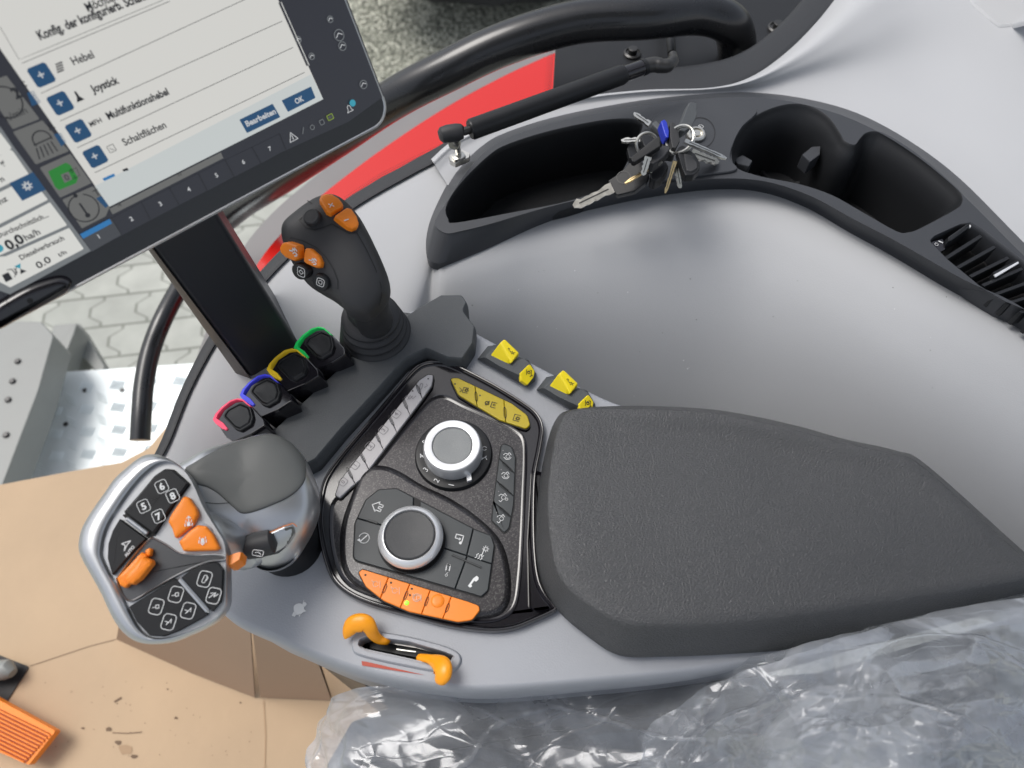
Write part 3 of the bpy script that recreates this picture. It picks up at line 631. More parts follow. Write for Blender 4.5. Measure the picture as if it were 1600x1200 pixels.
# recess in the cardboard, pedal
mb = MB(); ho = [(-60, 1015), (0, 1024), (47, 1042, 4), (12, 1096), (-60, 1096)]
slab(mb, fil(ho, 2), Z(FZ), [(0, .001), (0, .002)], 'seam'); mb2 = MB()
tube(mb2, [P(-30, 1050, FZ + .02), P(12, 1046, FZ + .02), P(20, 1052, FZ + .02)], [.012, .012, .006], 'rail', seg=14); ph = thing('pedal_linkage', P(0, 1050, FZ), 'dark recess with a metal linkage rod beside the orange pedal', 'linkage'); mb.build('recess', ph); mb2.build('rod', ph)
pe = thing('pedal', P(40, 1140, FZ), 'orange ribbed pedal plate at the lower left corner', 'pedal')
pz = Plane(P(40, 1140, FZ + .035), (0.05, -.12, 1))
mb = MB(); slab(mb, fil([(-60, 1062), (-5, 1091), (88, 1142, 4), (45, 1196, 4), (-60, 1150)], 3), pz, [(0, -.012), (0, -.002), (.8, 0)], 'orange'); mb.build('pedal_plate', pe)
for k in range(10):
    t_ = k / 9; mb = MB(); x1, y1 = 80 - 40 * t_, 1148 + 42 * t_; x0, y0 = x1 - 110, y1 - 54
    slab(mb, fil([(x0, y0), (x1, y1), (x1 - 1.8, y1 + 2.3), (x0 - 1.8, y0 + 2.3)], .8, 2), pz, [(0, 0), (0, .002), (.4, .0028)], 'orange'); mb.build('tread_rib', pe)
mb = MB(); slab(mb, [(-60, 1078), (79, 1146), (41, 1192), (-60, 1146)], pz.up(.0002), [(0, 0), (0, .0001)], mat('grooved_dark_orange', (.35, .07, .01), .6)); mb.build('groove_base', pe)
# ------------------------------------------------------------------ armrest console
Z0 = Z(0)
ac = thing('armrest_console', P(650, 800, -.07), 'grey armrest console with speckled black control panel, two round dials and a charcoal pad', 'armrest console')
co = [(300, 815), (318, 880), (352, 962), (430, 1003), (520, 1041), (600, 1065), (680, 1079), (760, 1085), (900, 1075), (1100, 1054), (1290, 1018), (1450, 975), (1600, 935), (1700, 905), (1640, 880), (1400, 800), (1200, 720), (1060, 665), (965, 637), (905, 610), (850, 583), (800, 556), (748, 528), (700, 500), (652, 490), (600, 520), (540, 575), (470, 640), (400, 700), (340, 760)]
sh = spl(co, 5)
mb = MB(); sl_h = fil([(559, 1010), (562, 1000), (577, 994), (640, 1003), (695, 1019), (712, 1026), (706, 1037), (690, 1045), (640, 1033), (575, 1019)], 6, 3)
mh = spl([(400, 800), (430, 775), (470, 790), (490, 830), (484, 868), (462, 886), (430, 886), (402, 850)], 5)
slab(mb, sh, Z(-.010), [(14, -.10), (9, -.05), (3, -.024), (0, -.009), (0, 0)] + [(12 * (1 - math.cos(a)), .010 * math.sin(a)) for a in [math.pi / 2 * k / 6 for k in range(1, 7)]] + [(30, .0102)], 'shell',
     holes=[(sl_h, [(0, .0102), (.6, .009), (1.2, .007), (2, -.01)], 'black', 'seam')])
body = mb.build('console_body', ac)
# slightly raised slot surround and lower lip line
mb = MB(); so_ = spl([(550, 1012), (551, 1000), (558, 990), (572, 986), (605, 989), (640, 995), (672, 1003), (702, 1012), (718, 1022), (721, 1034), (714, 1046), (700, 1052), (672, 1049), (640, 1043), (600, 1035), (568, 1027), (554, 1021)], 4)
slab(mb, so_, Z(.0003), [(0, -.002), (0, .0005), (1.5, .0016), (3, .0022), (5, .0022)], 'shell', holes=[(sl_h, [(0, .0022), (.8, .0014), (1.4, -.001), (2, -.01)], 'shell', None)])
mb.build('slot_surround', ac)
mb = MB(); slab(mb, fil([(575, 1000), (640, 1010), (690, 1025), (688, 1034), (640, 1026), (578, 1014)], 3), Z(-.012), [(0, 0), (.5, .001)], 'black')
pline(mb, [(614, 1006), (650, 1012), (684, 1020)], Z(-.008), 'steel', 2.0, .001); pline(mb, [(620, 1015), (650, 1019)], Z(-.008), 'steel', 1.8, .001); mb.build('slider_track', ac)
mb = MB(); ppoly(mb, [(565, 1033), (572, 1034), (664, 1055), (566, 1040)], Z(.0004), 'redprint'); mb.build('red_wedge_mark', ac)
mb = MB(); tu = Z(.0004)
ppoly(mb, spl([(459, 949), (463, 944), (470, 943), (475, 948), (474, 956), (468, 961), (461, 959)], 4), tu, 'white'); ppoly(mb, fil([(472, 944), (476, 940), (480, 944), (476, 949)], 2), tu, 'white'); ppoly(mb, [(459, 956), (456, 962), (461, 964), (463, 960)], tu, 'white'); ppoly(mb, [(466, 960), (468, 964), (470, 960)], tu, 'white'); ppoly(mb, [(475, 952), (479, 955), (474, 957)], tu, 'white')
pline(mb, [(474, 942), (475, 938)], tu, 'white', 1); mb.build('tortoise_mark', ac)
# amber slider levers
def hook(pts, zb, nm, stem):
    mb = MB(); o = spl(pts, 5)
    slab(mb, o, Z(zb), [(4, -.004), (1, -.001), (0, .003), (.6, .006), (2.0, .0085), (4.5, .0102), (8, .0112), (10.5, .0113)], 'amber')
    slab(mb, fil(stem, 3), Z(zb - .006), [(0, -.012), (0, .004), (1, .006), (2.5, .0068)], 'amber'); mb.build(nm, ac)
def hook2(pts):
    q = spl([(x, y, z * 1000, r) for x, y, z, r in pts], 6, closed=False); mb = MB()
    tube(mb, [P(a[0], a[1], a[2] / 1000) for a in q], [max(.6, a[3]) * .00046 for a in q], 'amber', seg=18, flat=.62, up=(0, 0, 1)); mb.build('slider_lever', ac)
hook2([(539, 998, .006, 1.5), (541, 993, .007, 5), (545, 985, .009, 8.5), (552, 976, .011, 11), (563, 973, .012, 11.5), (573, 975, .012, 10.5), (579, 983, .010, 8.5), (584, 992, .006, 7.5), (592, 999, .002, 6.5), (601, 1002, 0, 5.5), (606, 1003, -.002, 4.5), (608, 1003, -.003, 1)])
hook2([(652, 1028, -.003, 1), (654, 1028, -.002, 5), (662, 1028, 0, 5), (672, 1030, .003, 6), (682, 1034, .007, 9), (690, 1041, .010, 12.5), (692, 1050, .011, 13), (689, 1058, .010, 11), (684, 1064, .008, 6), (682, 1067, .007, 1.5)])
# recess round the multifunction lever foot
mb = MB(); slab(mb, mh, Z(.0005), [(-6, -.0008), (-4, .0006), (-2, .001), (0, .0004), (3, -.0002)], 'shell', capm='seam'); mb.build('lever_opening', ac)

# charcoal front housing
mb = MB(); fh = fil([(428, 684, 8), (470, 643), (552, 566), (636, 503), (655, 490, 10), (690, 470, 8), (724, 470, 8), (733, 484, 6), (727, 497, 6), (745, 520, 10), (742, 548, 10), (725, 574, 8), (700, 572, 8), (668, 558), (636, 574, 20), (600, 615), (540, 680), (500, 728), (478, 740, 6), (452, 716, 10)], 5, 5)
slab(mb, fh, Z(.006), [(0, -.07), (0, 0), (.3, .003), (.9, .0055), (1.8, .0075), (2.8, .0088), (4, .0094)], 'softblack'); mb.build('front_housing', ac)
# glossy dark bezel round the panel
bo = spl([(502, 776), (498, 815), (502, 850), (510, 884), (522, 912), (545, 933), (580, 949), (640, 966), (700, 982), (760, 990), (800, 987), (835, 974), (868, 958), (866, 948), (852, 930), (842, 905), (837, 860), (836, 800), (838, 750), (846, 708), (850, 676), (842, 654), (822, 636), (770, 604), (715, 576), (690, 569), (664, 571), (645, 583), (620, 612), (590, 648), (558, 686), (530, 720), (510, 750)], 5)
mb = MB(); slab(mb, bo, Z(.0), [(0, -.004), (0, .0045), (.8, .006), (1.6, .0067), (2.6, .007), (4, .0069), (5, .0062)], 'gloss', capm='gloss', holes=[(inset(fix(bo), 6.5), [(0, .0062), (.6, .0056), (1.4, .005), (2.5, .0047)], 'gloss', 'gloss')])
mb.build('panel_bezel', ac)
fo = fil([(517, 790, 16), (513, 840), (522, 880, 16), (532, 905, 20), (556, 926, 14), (620, 950), (700, 971, 20), (760, 977, 20), (798, 966, 14), (812, 940, 14), (820, 860), (822, 720), (824, 690, 12), (810, 672, 10), (720, 628), (694, 612, 14), (672, 622, 14), (648, 650, 14), (590, 716), (556, 754)], 12, 5)
mb = MB(); fo = spl([(519, 782), (514, 815), (516, 850), (524, 885), (536, 908), (560, 925), (620, 946), (700, 967), (755, 974), (790, 966), (808, 945), (815, 900), (819, 840), (822, 770), (824, 720), (822, 688), (808, 670), (770, 650), (725, 630), (697, 617), (676, 620), (655, 640), (620, 680), (580, 728), (545, 762)], 5)
pf = Z(.0051); slab(mb, fo, pf, [(0, -.0004), (.8, .0006), (2, .0008), (4, .0003), (7, .0001)], 'gloss', capm='flake'); mb.build('panel_face', ac)
PT = .0052
mb = MB(); ow = spl([(553, 762), (562, 742), (578, 729), (600, 727), (625, 736), (660, 757), (700, 776), (735, 798), (768, 826), (786, 850), (796, 880), (800, 915), (796, 945), (778, 964), (740, 969), (690, 961), (620, 943), (565, 923), (538, 898), (530, 862), (534, 815)], 5)
slab(mb, ow, Z(PT - .0003), [(0, -.0005), (1.5, .0006), (4, .0021), (7, .0033), (10, .0038), (12, .0040)], 'flake'); mb.build('lower_platform', ac)
LP = PT + .0037
# glossy insert strip between panel and pad
mb = MB(); slab(mb, fil([(829, 742, 4), (836, 738), (848, 742), (850, 900), (872, 948), (868, 956, 4), (836, 960, 6), (825, 950, 6), (823, 850)], 4), Z(.002), [(0, -.004), (0, .003), (1.5, .005), (3, .004), (4.5, .002)], 'gloss', capm='black'); mb.build('side_insert', ac)

def bars_split(mb, surf, a, b, wd, m='seam', bulge=2.6):
    """joint between two keys with the thin centre loop"""
    A, B = Vector(a), Vector(b); pline(mb, [A, A.lerp(B, .3)], surf, m, wd, .0003); pline(mb, [A.lerp(B, .72), B], surf, m, wd, .0003)
    d = (B - A).normalized(); n_ = Vector((-d.y, d.x)) * bulge
    lo = [A.lerp(B, .3), A.lerp(B, .36) + n_ * .6, A.lerp(B, .66) + n_ * .6, A.lerp(B, .72), A.lerp(B, .66) - n_ * .6, A.lerp(B, .36) - n_ * .6]
    pline(mb, lo, surf, m, wd * .8, .0003, closed=True)
def clip_keys(outline, cuts):
    """split an outline (px) by cut lines -> list of key outlines"""
    def half(poly_, a, b, keep):
        out = []; n = len(poly_)
        sd_ = lambda q: (b[0] - a[0]) * (q[1] - a[1]) - (b[1] - a[1]) * (q[0] - a[0])
        for i in range(n):
            p_, q = poly_[i], poly_[(i + 1) % n]; sp, sq = sd_(p_) * keep, sd_(q) * keep
            if sp >= 0: out.append(p_)
            if sp * sq < 0: t_ = sp / (sp - sq); out.append((p_[0] + (q[0] - p_[0]) * t_, p_[1] + (q[1] - p_[1]) * t_))
        return out
    res = []; rest = outline
    for a, b in cuts:
        k = half(rest, a, b, 1); rest = half(rest, a, b, -1); res.append(k)
    res.append(rest); return res
def keyrow(name, outline, cuts, surf, h, m, icons, labels=None, edge='seam', split=True, gap=.35, parent=None):
    base = MB(); slab(base, inset(fix(outline), -1.2), surf, [(0, -.0003), (0, .0004)], 'seam'); base.build(name + '_surround', parent or ac)
    keys = clip_keys(outline, cuts)
    for i, k in enumerate(keys):
        k = fix(k); mb = MB()
        slab(mb, inset(k, gap), surf, [(0, .0002), (0, h - .0006), (.5, h - .0002), (1.3, h)], m)
        top = surf.up(h)
        if icons and i < len(icons) and icons[i]: icons[i](mb, top)
        if split and i < len(cuts):
            a, b = Vector(cuts[i][0]), Vector(cuts[i][1]); d = (b - a).normalized(); n_ = Vector((-d.y, d.x))
            for s_ in (1,):
                q = [a.lerp(b, .3), a.lerp(b, .38) + n_ * 1.8 * s_, a.lerp(b, .62) + n_ * 1.8 * s_, a.lerp(b, .7)]
                q2 = [a.lerp(b, .3), a.lerp(b, .38) - n_ * 1.8, a.lerp(b, .62) - n_ * 1.8, a.lerp(b, .7)]
                mb_ = mb; pline(mb_, q, top, edge, .8, .0004)
                pline(mb_, q2, top, edge, .8, .0004)
        o = mb.build(name, parent or ac)
        if labels and labels[i]: o['label'] = labels[i]
# row of grey keys
go = fil([(524, 776, 5), (532, 752, 10), (560, 716), (655, 596), (668, 587, 6), (678, 587, 4), (675, 604, 6), (660, 626), (568, 748), (548, 764), (532, 780, 4)], 5)
def numkey(s, x, y):
    def f(mb, t):
        stroke(mb, rsq(.5, 1), t, x, y, 6.2, 48, 'greyprint', .8, closed=True); text(mb, s, t, x, y, 6.5, 48, 'greyprint', bold=.02)
    return f
def k6(mb, t):
    for d in (0, 5): pline(mb, [(632 + d, 622 + d * .6), (636 + d, 618), (640 + d, 624), (645 + d, 619)], t, 'greyprint', .9)
    lathe(mb, t.hit(645, 611)[0], (0, 0, 1), [(.0005, 0), (.0005, .0003)], 'seam', seg=8)
def k7(mb, t):
    stroke(mb, rsq(.3, .35, .9), t, 658, 604, 5.5, -10, 'greyprint', .9, closed=True); pline(mb, [(663, 606), (668, 603), (666, 600)], t, 'greyprint', .9); lathe(mb, t.hit(669, 592)[0], (0, 0, 1), [(.0005, 0), (.0005, .0003)], 'seam', seg=8)
ct_ = [((535, 717), (558, 762)), ((556, 694), (577, 735)), ((581, 664), (600, 705)), ((602, 637), (621, 678)), ((624, 610), (642, 652)), ((646, 590), (662, 628))]
gs_f = Z(PT + .0012)
keyrow('grey_key', go, ct_, gs_f, .0018, 'greybtn', [numkey('0', 536, 753), numkey('1', 555, 727), numkey('2', 578, 697), numkey('3', 599, 672), numkey('4', 619, 647), k6, k7], ['light grey key with boxed 0', 'light grey key with boxed 1', 'light grey key with boxed 2', 'light grey key with boxed 3', 'light grey key with boxed 4', 'light grey key with zigzag symbol', 'light grey key with cylinder symbol at the far end'])
# yellow key row
yo = fil([(703, 592, 4), (716, 592, 8), (800, 632, 16), (824, 650, 14), (829, 666, 6), (822, 672, 6), (780, 658, 10), (716, 619, 12)], 6)
def gear(mb, t, x, y, s, m): stroke(mb, circ(.5, 12), t, x, y, s, 0, m, .9, closed=True); [stroke(mb, [(math.cos(a) * .6, math.sin(a) * .6), (math.cos(a), math.sin(a))], t, x, y, s, 0, m, 1) for a in [k * .785 for k in range(8)]]
def dot(mb, t, x, y, m='darkprint', r=.0006): lathe(mb, t.hit(x, y)[0], t.n, [(r, 0), (r, .0002)], m, seg=10)
def y1(mb, t): dot(mb, t, 711, 600); stroke(mb, [(.9, .9), (-.7, .9), (-.7, -.9), (.9, -.9)], t, 727, 610, 5, -10, 'darkprint', .9); gear(mb, t, 729, 610, 3.5, 'darkprint'); pline(mb, [(718, 606), (722, 610), (718, 613)], t, 'darkprint', 1)
def y2(mb, t): dot(mb, t, 750, 618); stroke(mb, circ(.6, 14), t, 761, 630, 5, 0, 'darkprint', 1.2, closed=True); pline(mb, [(758, 633), (765, 627)], t, 'darkprint', 1); stroke(mb, [(.9, .9), (-.7, .9), (-.7, -.9), (.9, -.9)], t, 771, 633, 5, -15, 'darkprint', 1); stroke(mb, circ(.35, 8), t, 772, 633, 5, 0, 'darkprint', .9, closed=True)
def y3(mb, t): stroke(mb, [(.9, .9), (-.7, .9), (-.7, -.9), (.9, -.9)], t, 807, 653, 6, -15, 'darkprint', .9); gear(mb, t, 809, 654, 3.8, 'darkprint')
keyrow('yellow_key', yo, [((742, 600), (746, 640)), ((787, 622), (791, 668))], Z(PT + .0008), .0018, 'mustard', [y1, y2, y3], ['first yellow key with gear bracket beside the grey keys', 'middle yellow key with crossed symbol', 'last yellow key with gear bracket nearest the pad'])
# black column of four keys
bo4 = fil([(783, 697, 6), (788, 694, 5), (800, 699, 8), (806, 716, 6), (803, 790), (796, 826, 6), (788, 834, 4), (768, 814, 5), (771, 785), (780, 715)], 4)
def trac(x, y, kind):
    def f(mb, t):
        stroke(mb, circ(.45, 12, 0, 360, .1, -.1), t, x, y, 7, 0, 'white', 1.1, closed=True); stroke(mb, [(-.9, .3), (-.5, .7), (.1, .5), (.4, .9), (.8, .3)], t, x, y, 7, 0, 'white', 1); stroke(mb, [(-.8, -.3), (-.3, -.8), (.4, -.8), (.8, -.3)] if kind < 2 else [(-.1, -.6), (-.5, -1.1), (-.9, -.8)], t, x, y, 7, 0, 'white', 1)
        if kind == 2: stroke(mb, circ(.3, 8, 0, 360, .8, -.5), t, x, y, 7, 0, 'white', .9, closed=True)
        dot(mb, t, x - 7, y - 9, 'greyprint', .0004)
    return f
keyrow('black_key', bo4, [((812, 748), (772, 710)), ((812, 784), (764, 742)), ((812, 820), (764, 779))], Z(PT), .0012, 'darkbtn', [trac(793, 713, 0), trac(790, 743, 1), trac(786, 777, 2), trac(783, 810, 3)], ['slate key with implement symbol next to the yellow keys', 'slate key second from the yellow keys', 'slate key third from the yellow keys', 'slate key at the pointed lower end'], gap=.5)
# slate key field round the lower dial
lf = Z(LP); go_ = fil([(555, 818, 12), (572, 782, 10), (592, 766, 10), (620, 764, 14), (744, 829, 6), (768, 838, 6), (773, 854, 6), (763, 924, 8), (752, 934, 6), (740, 930), (552, 876, 12)], 8)
base = MB(); slab(base, inset(fix(go_), -1.4), lf, [(0, -.001), (0, .0003)], 'seam'); base.build('key_field_surround', ac)
def ic_home(mb, t): stroke(mb, [(-.9, 0), (0, .95), (.9, 0), (.55, 0), (.55, -.8), (.15, -.8), (.15, -.2), (-.2, -.2), (-.2, -.8), (-.6, -.8), (-.6, 0)], t, 590, 792, 9.5, 62, 'white', 1.6, closed=True)
def ic_rot(mb, t): stroke(mb, circ(.85, 20, -140, 160), t, 569, 841, 9.5, 0, 'white', 1.6); stroke(mb, [(-.45, -.45), (.45, .45)], t, 569, 841, 9.5, 0, 'white', 1.6); poly(mb, [(-1.15, -.35), (-.35, -.65), (-.75, -.05)], t, 569, 841, 9.5, 0, 'white')
def ic_note(mb, t): stroke(mb, [(-.75, .1), (-.75, .9), (.7, .9), (.7, -.5)], t, 717, 843, 8, -14, 'white', 1.5); stroke(mb, [(-.75, .1), (.1, .1)], t, 717, 843, 8, -14, 'white', 1.5); poly(mb, circ(.3, 10, 0, 360, .5, -.6)[:-1], t, 717, 843, 8, -14, 'white'); poly(mb, circ(.25, 10, 0, 360, .1, .1)[:-1], t, 717, 843, 8, -14, 'white')
def ic_climate(mb, t):
    for k in range(3): stroke(mb, [(-.3, -.8 + 0), (-.1, -.35), (-.35, 0), (-.1, .4)], t, 747 + k * 4, 868 - 0 + k * 1.6, 7, -30, 'white', 1.2)
    pline(mb, [(752, 870), (757, 857)], t, 'white', 1.2); gear(mb, t, 759, 858, 5, 'white')
def ic_cyl(mb, t): stroke(mb, rsq(.25, .3, .7), t, 700, 888, 9, -8, 'white', 1.4, closed=True); stroke(mb, [(0, -.7), (0, -1.0)], t, 700, 888, 9, -8, 'white', 1.2); stroke(mb, circ(.2, 8), t, 697.5, 899, 9, 0, 'white', 1.2, closed=True)
def ic_phone(mb, t):
    p = [(-1, -.35), (-.75, -.72), (-.4, -.6), (-.45, -.3), (.15, .1), (.35, -.12), (.75, .05), (.9, .35), (.7, .7), (.1, .5), (-.55, -.02)]
    poly(mb, p, t, 740, 909, 10.5, 18, 'white')
cx0, cy0 = 644, 841
# six keys split by real cuts, dial hole covered by the dial
def clipn(o, cuts):
    r = o
    for a, b, s_ in cuts: r = clip_keys(r, [(a, b)])[0 if s_ > 0 else 1]
    return r
vx = ((540, 872), (540, 872))
K = [('home', [((540, 806), (640, 834), -1), ((650, 700), (640, 960), 1)], ic_home), ('rotate', [((540, 806), (640, 834), 1), ((634, 700), (624, 960), 1)], ic_rot),
     ('note', [((650, 843), (800, 893), -1), ((660, 700), (650, 960), -1), ((741, 823), (728, 875), 1)], ic_note), ('climate', [((650, 843), (800, 893), -1), ((741, 823), (728, 875), -1)], ic_climate),
     ('cyl', [((650, 843), (800, 893), 1), ((634, 700), (624, 960), -1), ((728, 876), (710, 925), 1)], ic_cyl), ('phone', [((650, 843), (800, 893), 1), ((728, 876), (710, 925), -1)], ic_phone)]
LB = {'home': 'slate key with white house symbol', 'rotate': 'slate key with circular arrow symbol', 'note': 'slate key with music note symbol', 'climate': 'slate key with heating and gear symbol', 'cyl': 'slate key with cylinder symbol', 'phone': 'slate key with telephone symbol'}
for nm, cuts, ic in K:
    o_ = clipn(go_, cuts)
    if len(o_) < 3: print('EMPTY', nm); continue
    mb = MB(); slab(mb, inset(fix(o_), .6), lf, [(0, .0003), (0, .0012), (.5, .0016), (1.2, .0018)], 'darkbtn'); ic(mb, lf.up(.0018))
    mb.build('slate_key', ac)['label'] = LB[nm]
tp = lf.up(.0018)
for a, b in (((575, 813), (590, 818)), ((706, 867), (752, 887))): 
    mb = MB(); pline(mb, [a, b], tp, 'seam', 3.4, .0003); pline(mb, [a, b], tp, 'darkbtn', 1.4, .0007); mb.build('finger_ridge', ac)
# orange key row
oo = fil([(560, 895, 5), (567, 890, 5), (730, 940, 10), (749, 947, 6), (750, 955, 6), (738, 970, 12), (716, 973, 12), (640, 957), (600, 940, 24), (572, 918, 16)], 6)
def ic_eng(x, y, k):
    def f(mb, t):
        stroke(mb, circ(.55, 14, 20, 340), t, x, y, 7.5, 0, 'paleprint', .8); stroke(mb, [(-.8, .9), (-.8, .5), (-.2, .5)], t, x, y, 7.5, 0, 'paleprint', .8); pline(mb, [(x + 7, y - 5), (x + 7, y + 6)], t, 'paleprint', .8)
        if k == 2: stroke(mb, circ(.8, 16), t, x, y, 7.5, 0, 'paleprint', 1, closed=True); stroke(mb, [(0, -.4), (0, .4)], t, x, y, 7.5, 0, 'paleprint', .9)
        dd = {0: [(571, 898.5)], 1: [(611, 910.5)], 2: [(643.5, 920), (640.5, 930)]}[k]
        for x_, y_ in dd: dot(mb, t, x_, y_, 'seam', .0006)
    return f
def o4(mb, t): p, n = t.hit(684, 939); lathe(mb, p, n, [(.0042, -.0004), (.0038, .0002), (.003, .0006), (.0015, .0008)], 'orange', seg=28)
keyrow('orange_key', oo, [((608, 902), (594, 938)), ((641, 913), (627, 948)), ((673, 922), (660, 958)), ((706, 932), (692, 968))], Z(LP), .0016, 'orange', [ic_eng(587, 913, 0), ic_eng(617, 923, 1), ic_eng(651, 934, 2), o4, None], ['first orange key at the pointed left end', 'second orange key with engine symbol', 'orange key with gear symbol and green light', 'orange key with round dimple', 'blank orange key at the right end'], edge='seam')
mb = MB(); lathe(mb, P(635.5, 942, LP + .0018), (0, 0, 1), [(.0013, 0), (.0010, .0008), (.0004, .001)], 'led', seg=14); mb.build('indicator_light', ac)['label'] = 'small lit green indicator light on the orange keys'
# the two dials
def sc_(x, y, z): return scale_at(Z(z), x, y)
c = P(709, 711, PT); r = 60 * sc_(709, 711, PT)
mb = MB(); lathe(mb, c, (0, 0, 1), [(r * 1.02, -.001), (r, .0016), (r * .97, .003), (r * .83, .0036)], 'black', seg=72)
tp_ = Z(PT + .0036)
for s_, x, y, a in (('1', 705, 757, 75), ('2', 682, 750, 55), ('3', 665, 733, 50), ('4', 658, 712, 40), ('5', 663, 691, 30)): text(mb, s_, tp_, x, y + 1, 8.5, a, 'white', .0004)
stroke(mb, circ(.8, 12, 20, 330), tp_, 757, 701, 4, 0, 'white', 1, .0004); stroke(mb, [(-1, -.8), (1, .8)], tp_, 756, 716, 4, 0, 'white', 1, .0004); stroke(mb, [(-1, .2), (.5, .5), (.9, -.5)], tp_, 757, 717, 4, 0, 'white', 1, .0004)
d1 = mb.build('upper_dial', ac); d1['label'] = 'numbered dial with bright ring and grey cap'
mb = MB(); slab(mb, fil([(728, 742), (736, 740), (738, 752), (730, 755)], 2), Z(PT + .003), [(0, 0), (0, .002), (.6, .0026)], 'chrome'); mb.build('pointer', d1)
kc = c + Vector((0, -.0, .0032)); R = 44.5 * sc_(710, 700, .016)
mb = MB(); lathe(mb, kc, (0, 0, 1), [(R * 1.03, -.001), (R * 1.05, .002), (R * 1.03, .0085), (R * 1.0, .0105)], 'chrome', seg=90, cap=False)
lathe(mb, kc, (0, 0, 1), [(R * 1.0, .0105), (R * .97, .0118), (R * .93, .0122), (R * .72, .0118), (R * .70, .0108), (R * .69, .009)], 'chrome', seg=90, cap=False); mb.build('metal_ring', d1)
mb = MB(); lathe(mb, kc, (0, 0, 1), [(R * .69, .009), (R * .685, .0108), (R * .64, .0113), (R * .3, .0108), (R * .02, .0106)], 'knobcap', seg=64); mb.build('cap', d1)
c = P(644, 846, LP); R = 50.5 * sc_(644, 836, .012)
mb = MB(); lathe(mb, c, (0, 0, 1), [(R * 1.06, .001), (R * 1.04, .0022), (R * .98, .0022)], 'seam', seg=72)
ribs = 110
for k in range(ribs):
    a = 2 * math.pi * k / ribs; p0 = c + Vector((math.cos(a) * R * .985, math.sin(a) * R * .985, .002)); tube(mb, [p0, p0 + Vector((0, 0, .0055))], .0005, 'black', seg=5)
lathe(mb, c, (0, 0, 1), [(R * .98, .001), (R * .98, .0078)], 'black', seg=72)
d2 = mb.build('lower_dial', ac); d2['label'] = 'ribbed dial with silver ring and black speckled cap'
mb = MB(); lathe(mb, c, (0, 0, 1), [(R * .99, .0072), (R * 1.0, .0085), (R * .96, .0105), (R * .87, .0125), (R * .80, .0128), (R * .775, .0118), (R * .76, .0105)], 'chrome', seg=90, cap=False); mb.build('metal_ring', d2)
mb = MB(); lathe(mb, c, (0, 0, 1), [(R * .76, .0105), (R * .755, .0122), (R * .72, .0128), (R * .4, .0122), (R * .02, .012)], 'knobdark', seg=64); mb.build('cap', d2)

# armrest pad
pbt = [(893, 640), (866, 660), (850, 715), (840, 780), (836, 850), (845, 905), (868, 950), (915, 992), (968, 1024), (1040, 1026), (1140, 1022), (1260, 1012), (1400, 990), (1560, 950), (1640, 928), (1668, 915), (1662, 902), (1640, 892), (1600, 862), (1450, 728), (1400, 704), (1320, 686), (1240, 664), (1150, 645), (1080, 637), (980, 634)]
ptp = [(897, 641), (874, 666), (862, 720), (856, 785), (862, 850), (872, 893), (896, 925), (932, 951), (978, 972), (1040, 976), (1140, 972), (1260, 958), (1400, 938), (1545, 914), (1615, 902), (1645, 904), (1640, 897), (1622, 884), (1594, 866), (1446, 732), (1398, 710), (1318, 692), (1238, 671), (1148, 651), (1078, 642), (980, 639)]
sb, st = spl(pbt, 6), spl(ptp, 6)
def lerp2(a, b, t): return (a[0] + (b[0] - a[0]) * t, a[1] + (b[1] - a[1]) * t)
ZP = .036; cen = (1240, 810)
rings = [[P(*inset_pt, z) for inset_pt in [lerp2(a, cen, .05) for a in sb]] for z in (-.004,)]
rings.append([P(*lerp2(a, cen, .012), .002) for a in sb]); rings.append([P(*a, .006) for a in sb])
for t_, z in ((.12, .011), (.35, .0185), (.6, .026), (.8, .0315), (.92, .0345), (1, .036)): rings.append([P(*lerp2(a, b, t_), z) for a, b in zip(sb, st)])
for s_ in (.985, .965, .93, .88, .82, .74, .64, .52, .38, .24, .1):
    r = []
    for a in st:
        x, y = cen[0] + (a[0] - cen[0]) * s_, cen[1] + (a[1] - cen[1]) * s_
        z = ZP + .0016 * min(1, (1 - s_) / .07)
        d = ((x - 1240) * .55 + (y - 700) * 1.0)                     # shallow dish towards the window side
        z -= .0055 * math.exp(-((y - (640 + (x - 900) * .26)) / 70) ** 2) * max(0, 1 - abs(x - 1210) / 420) * min(1, (1 - s_) / .2)
        z += .003 * math.exp(-(((x - 1330) / 170) ** 2 + ((y - 830) / 70) ** 2))
        r.append(P(x, y, z))
    rings.append(r)
cz = sum(p.z for p in rings[-1]) / len(rings[-1])
rings[-1] = [Vector((p.x, p.y, p.z * .5 + cz * .5)) for p in rings[-1]]
mb = MB(); loft(mb, rings, 'leather', cap_top=False); k = len(rings[-1]); cp_ = P(*cen, cz); b = mb.add(rings[-1] + [Vector((cp_.x, cp_.y, cz))], [], 'leather')
for i in range(k): mb.f.append([b + i, b + (i + 1) % k, b + k]); mb.m.append(0); mb.build('armrest_pad', ac, wn=False, sharp=80)

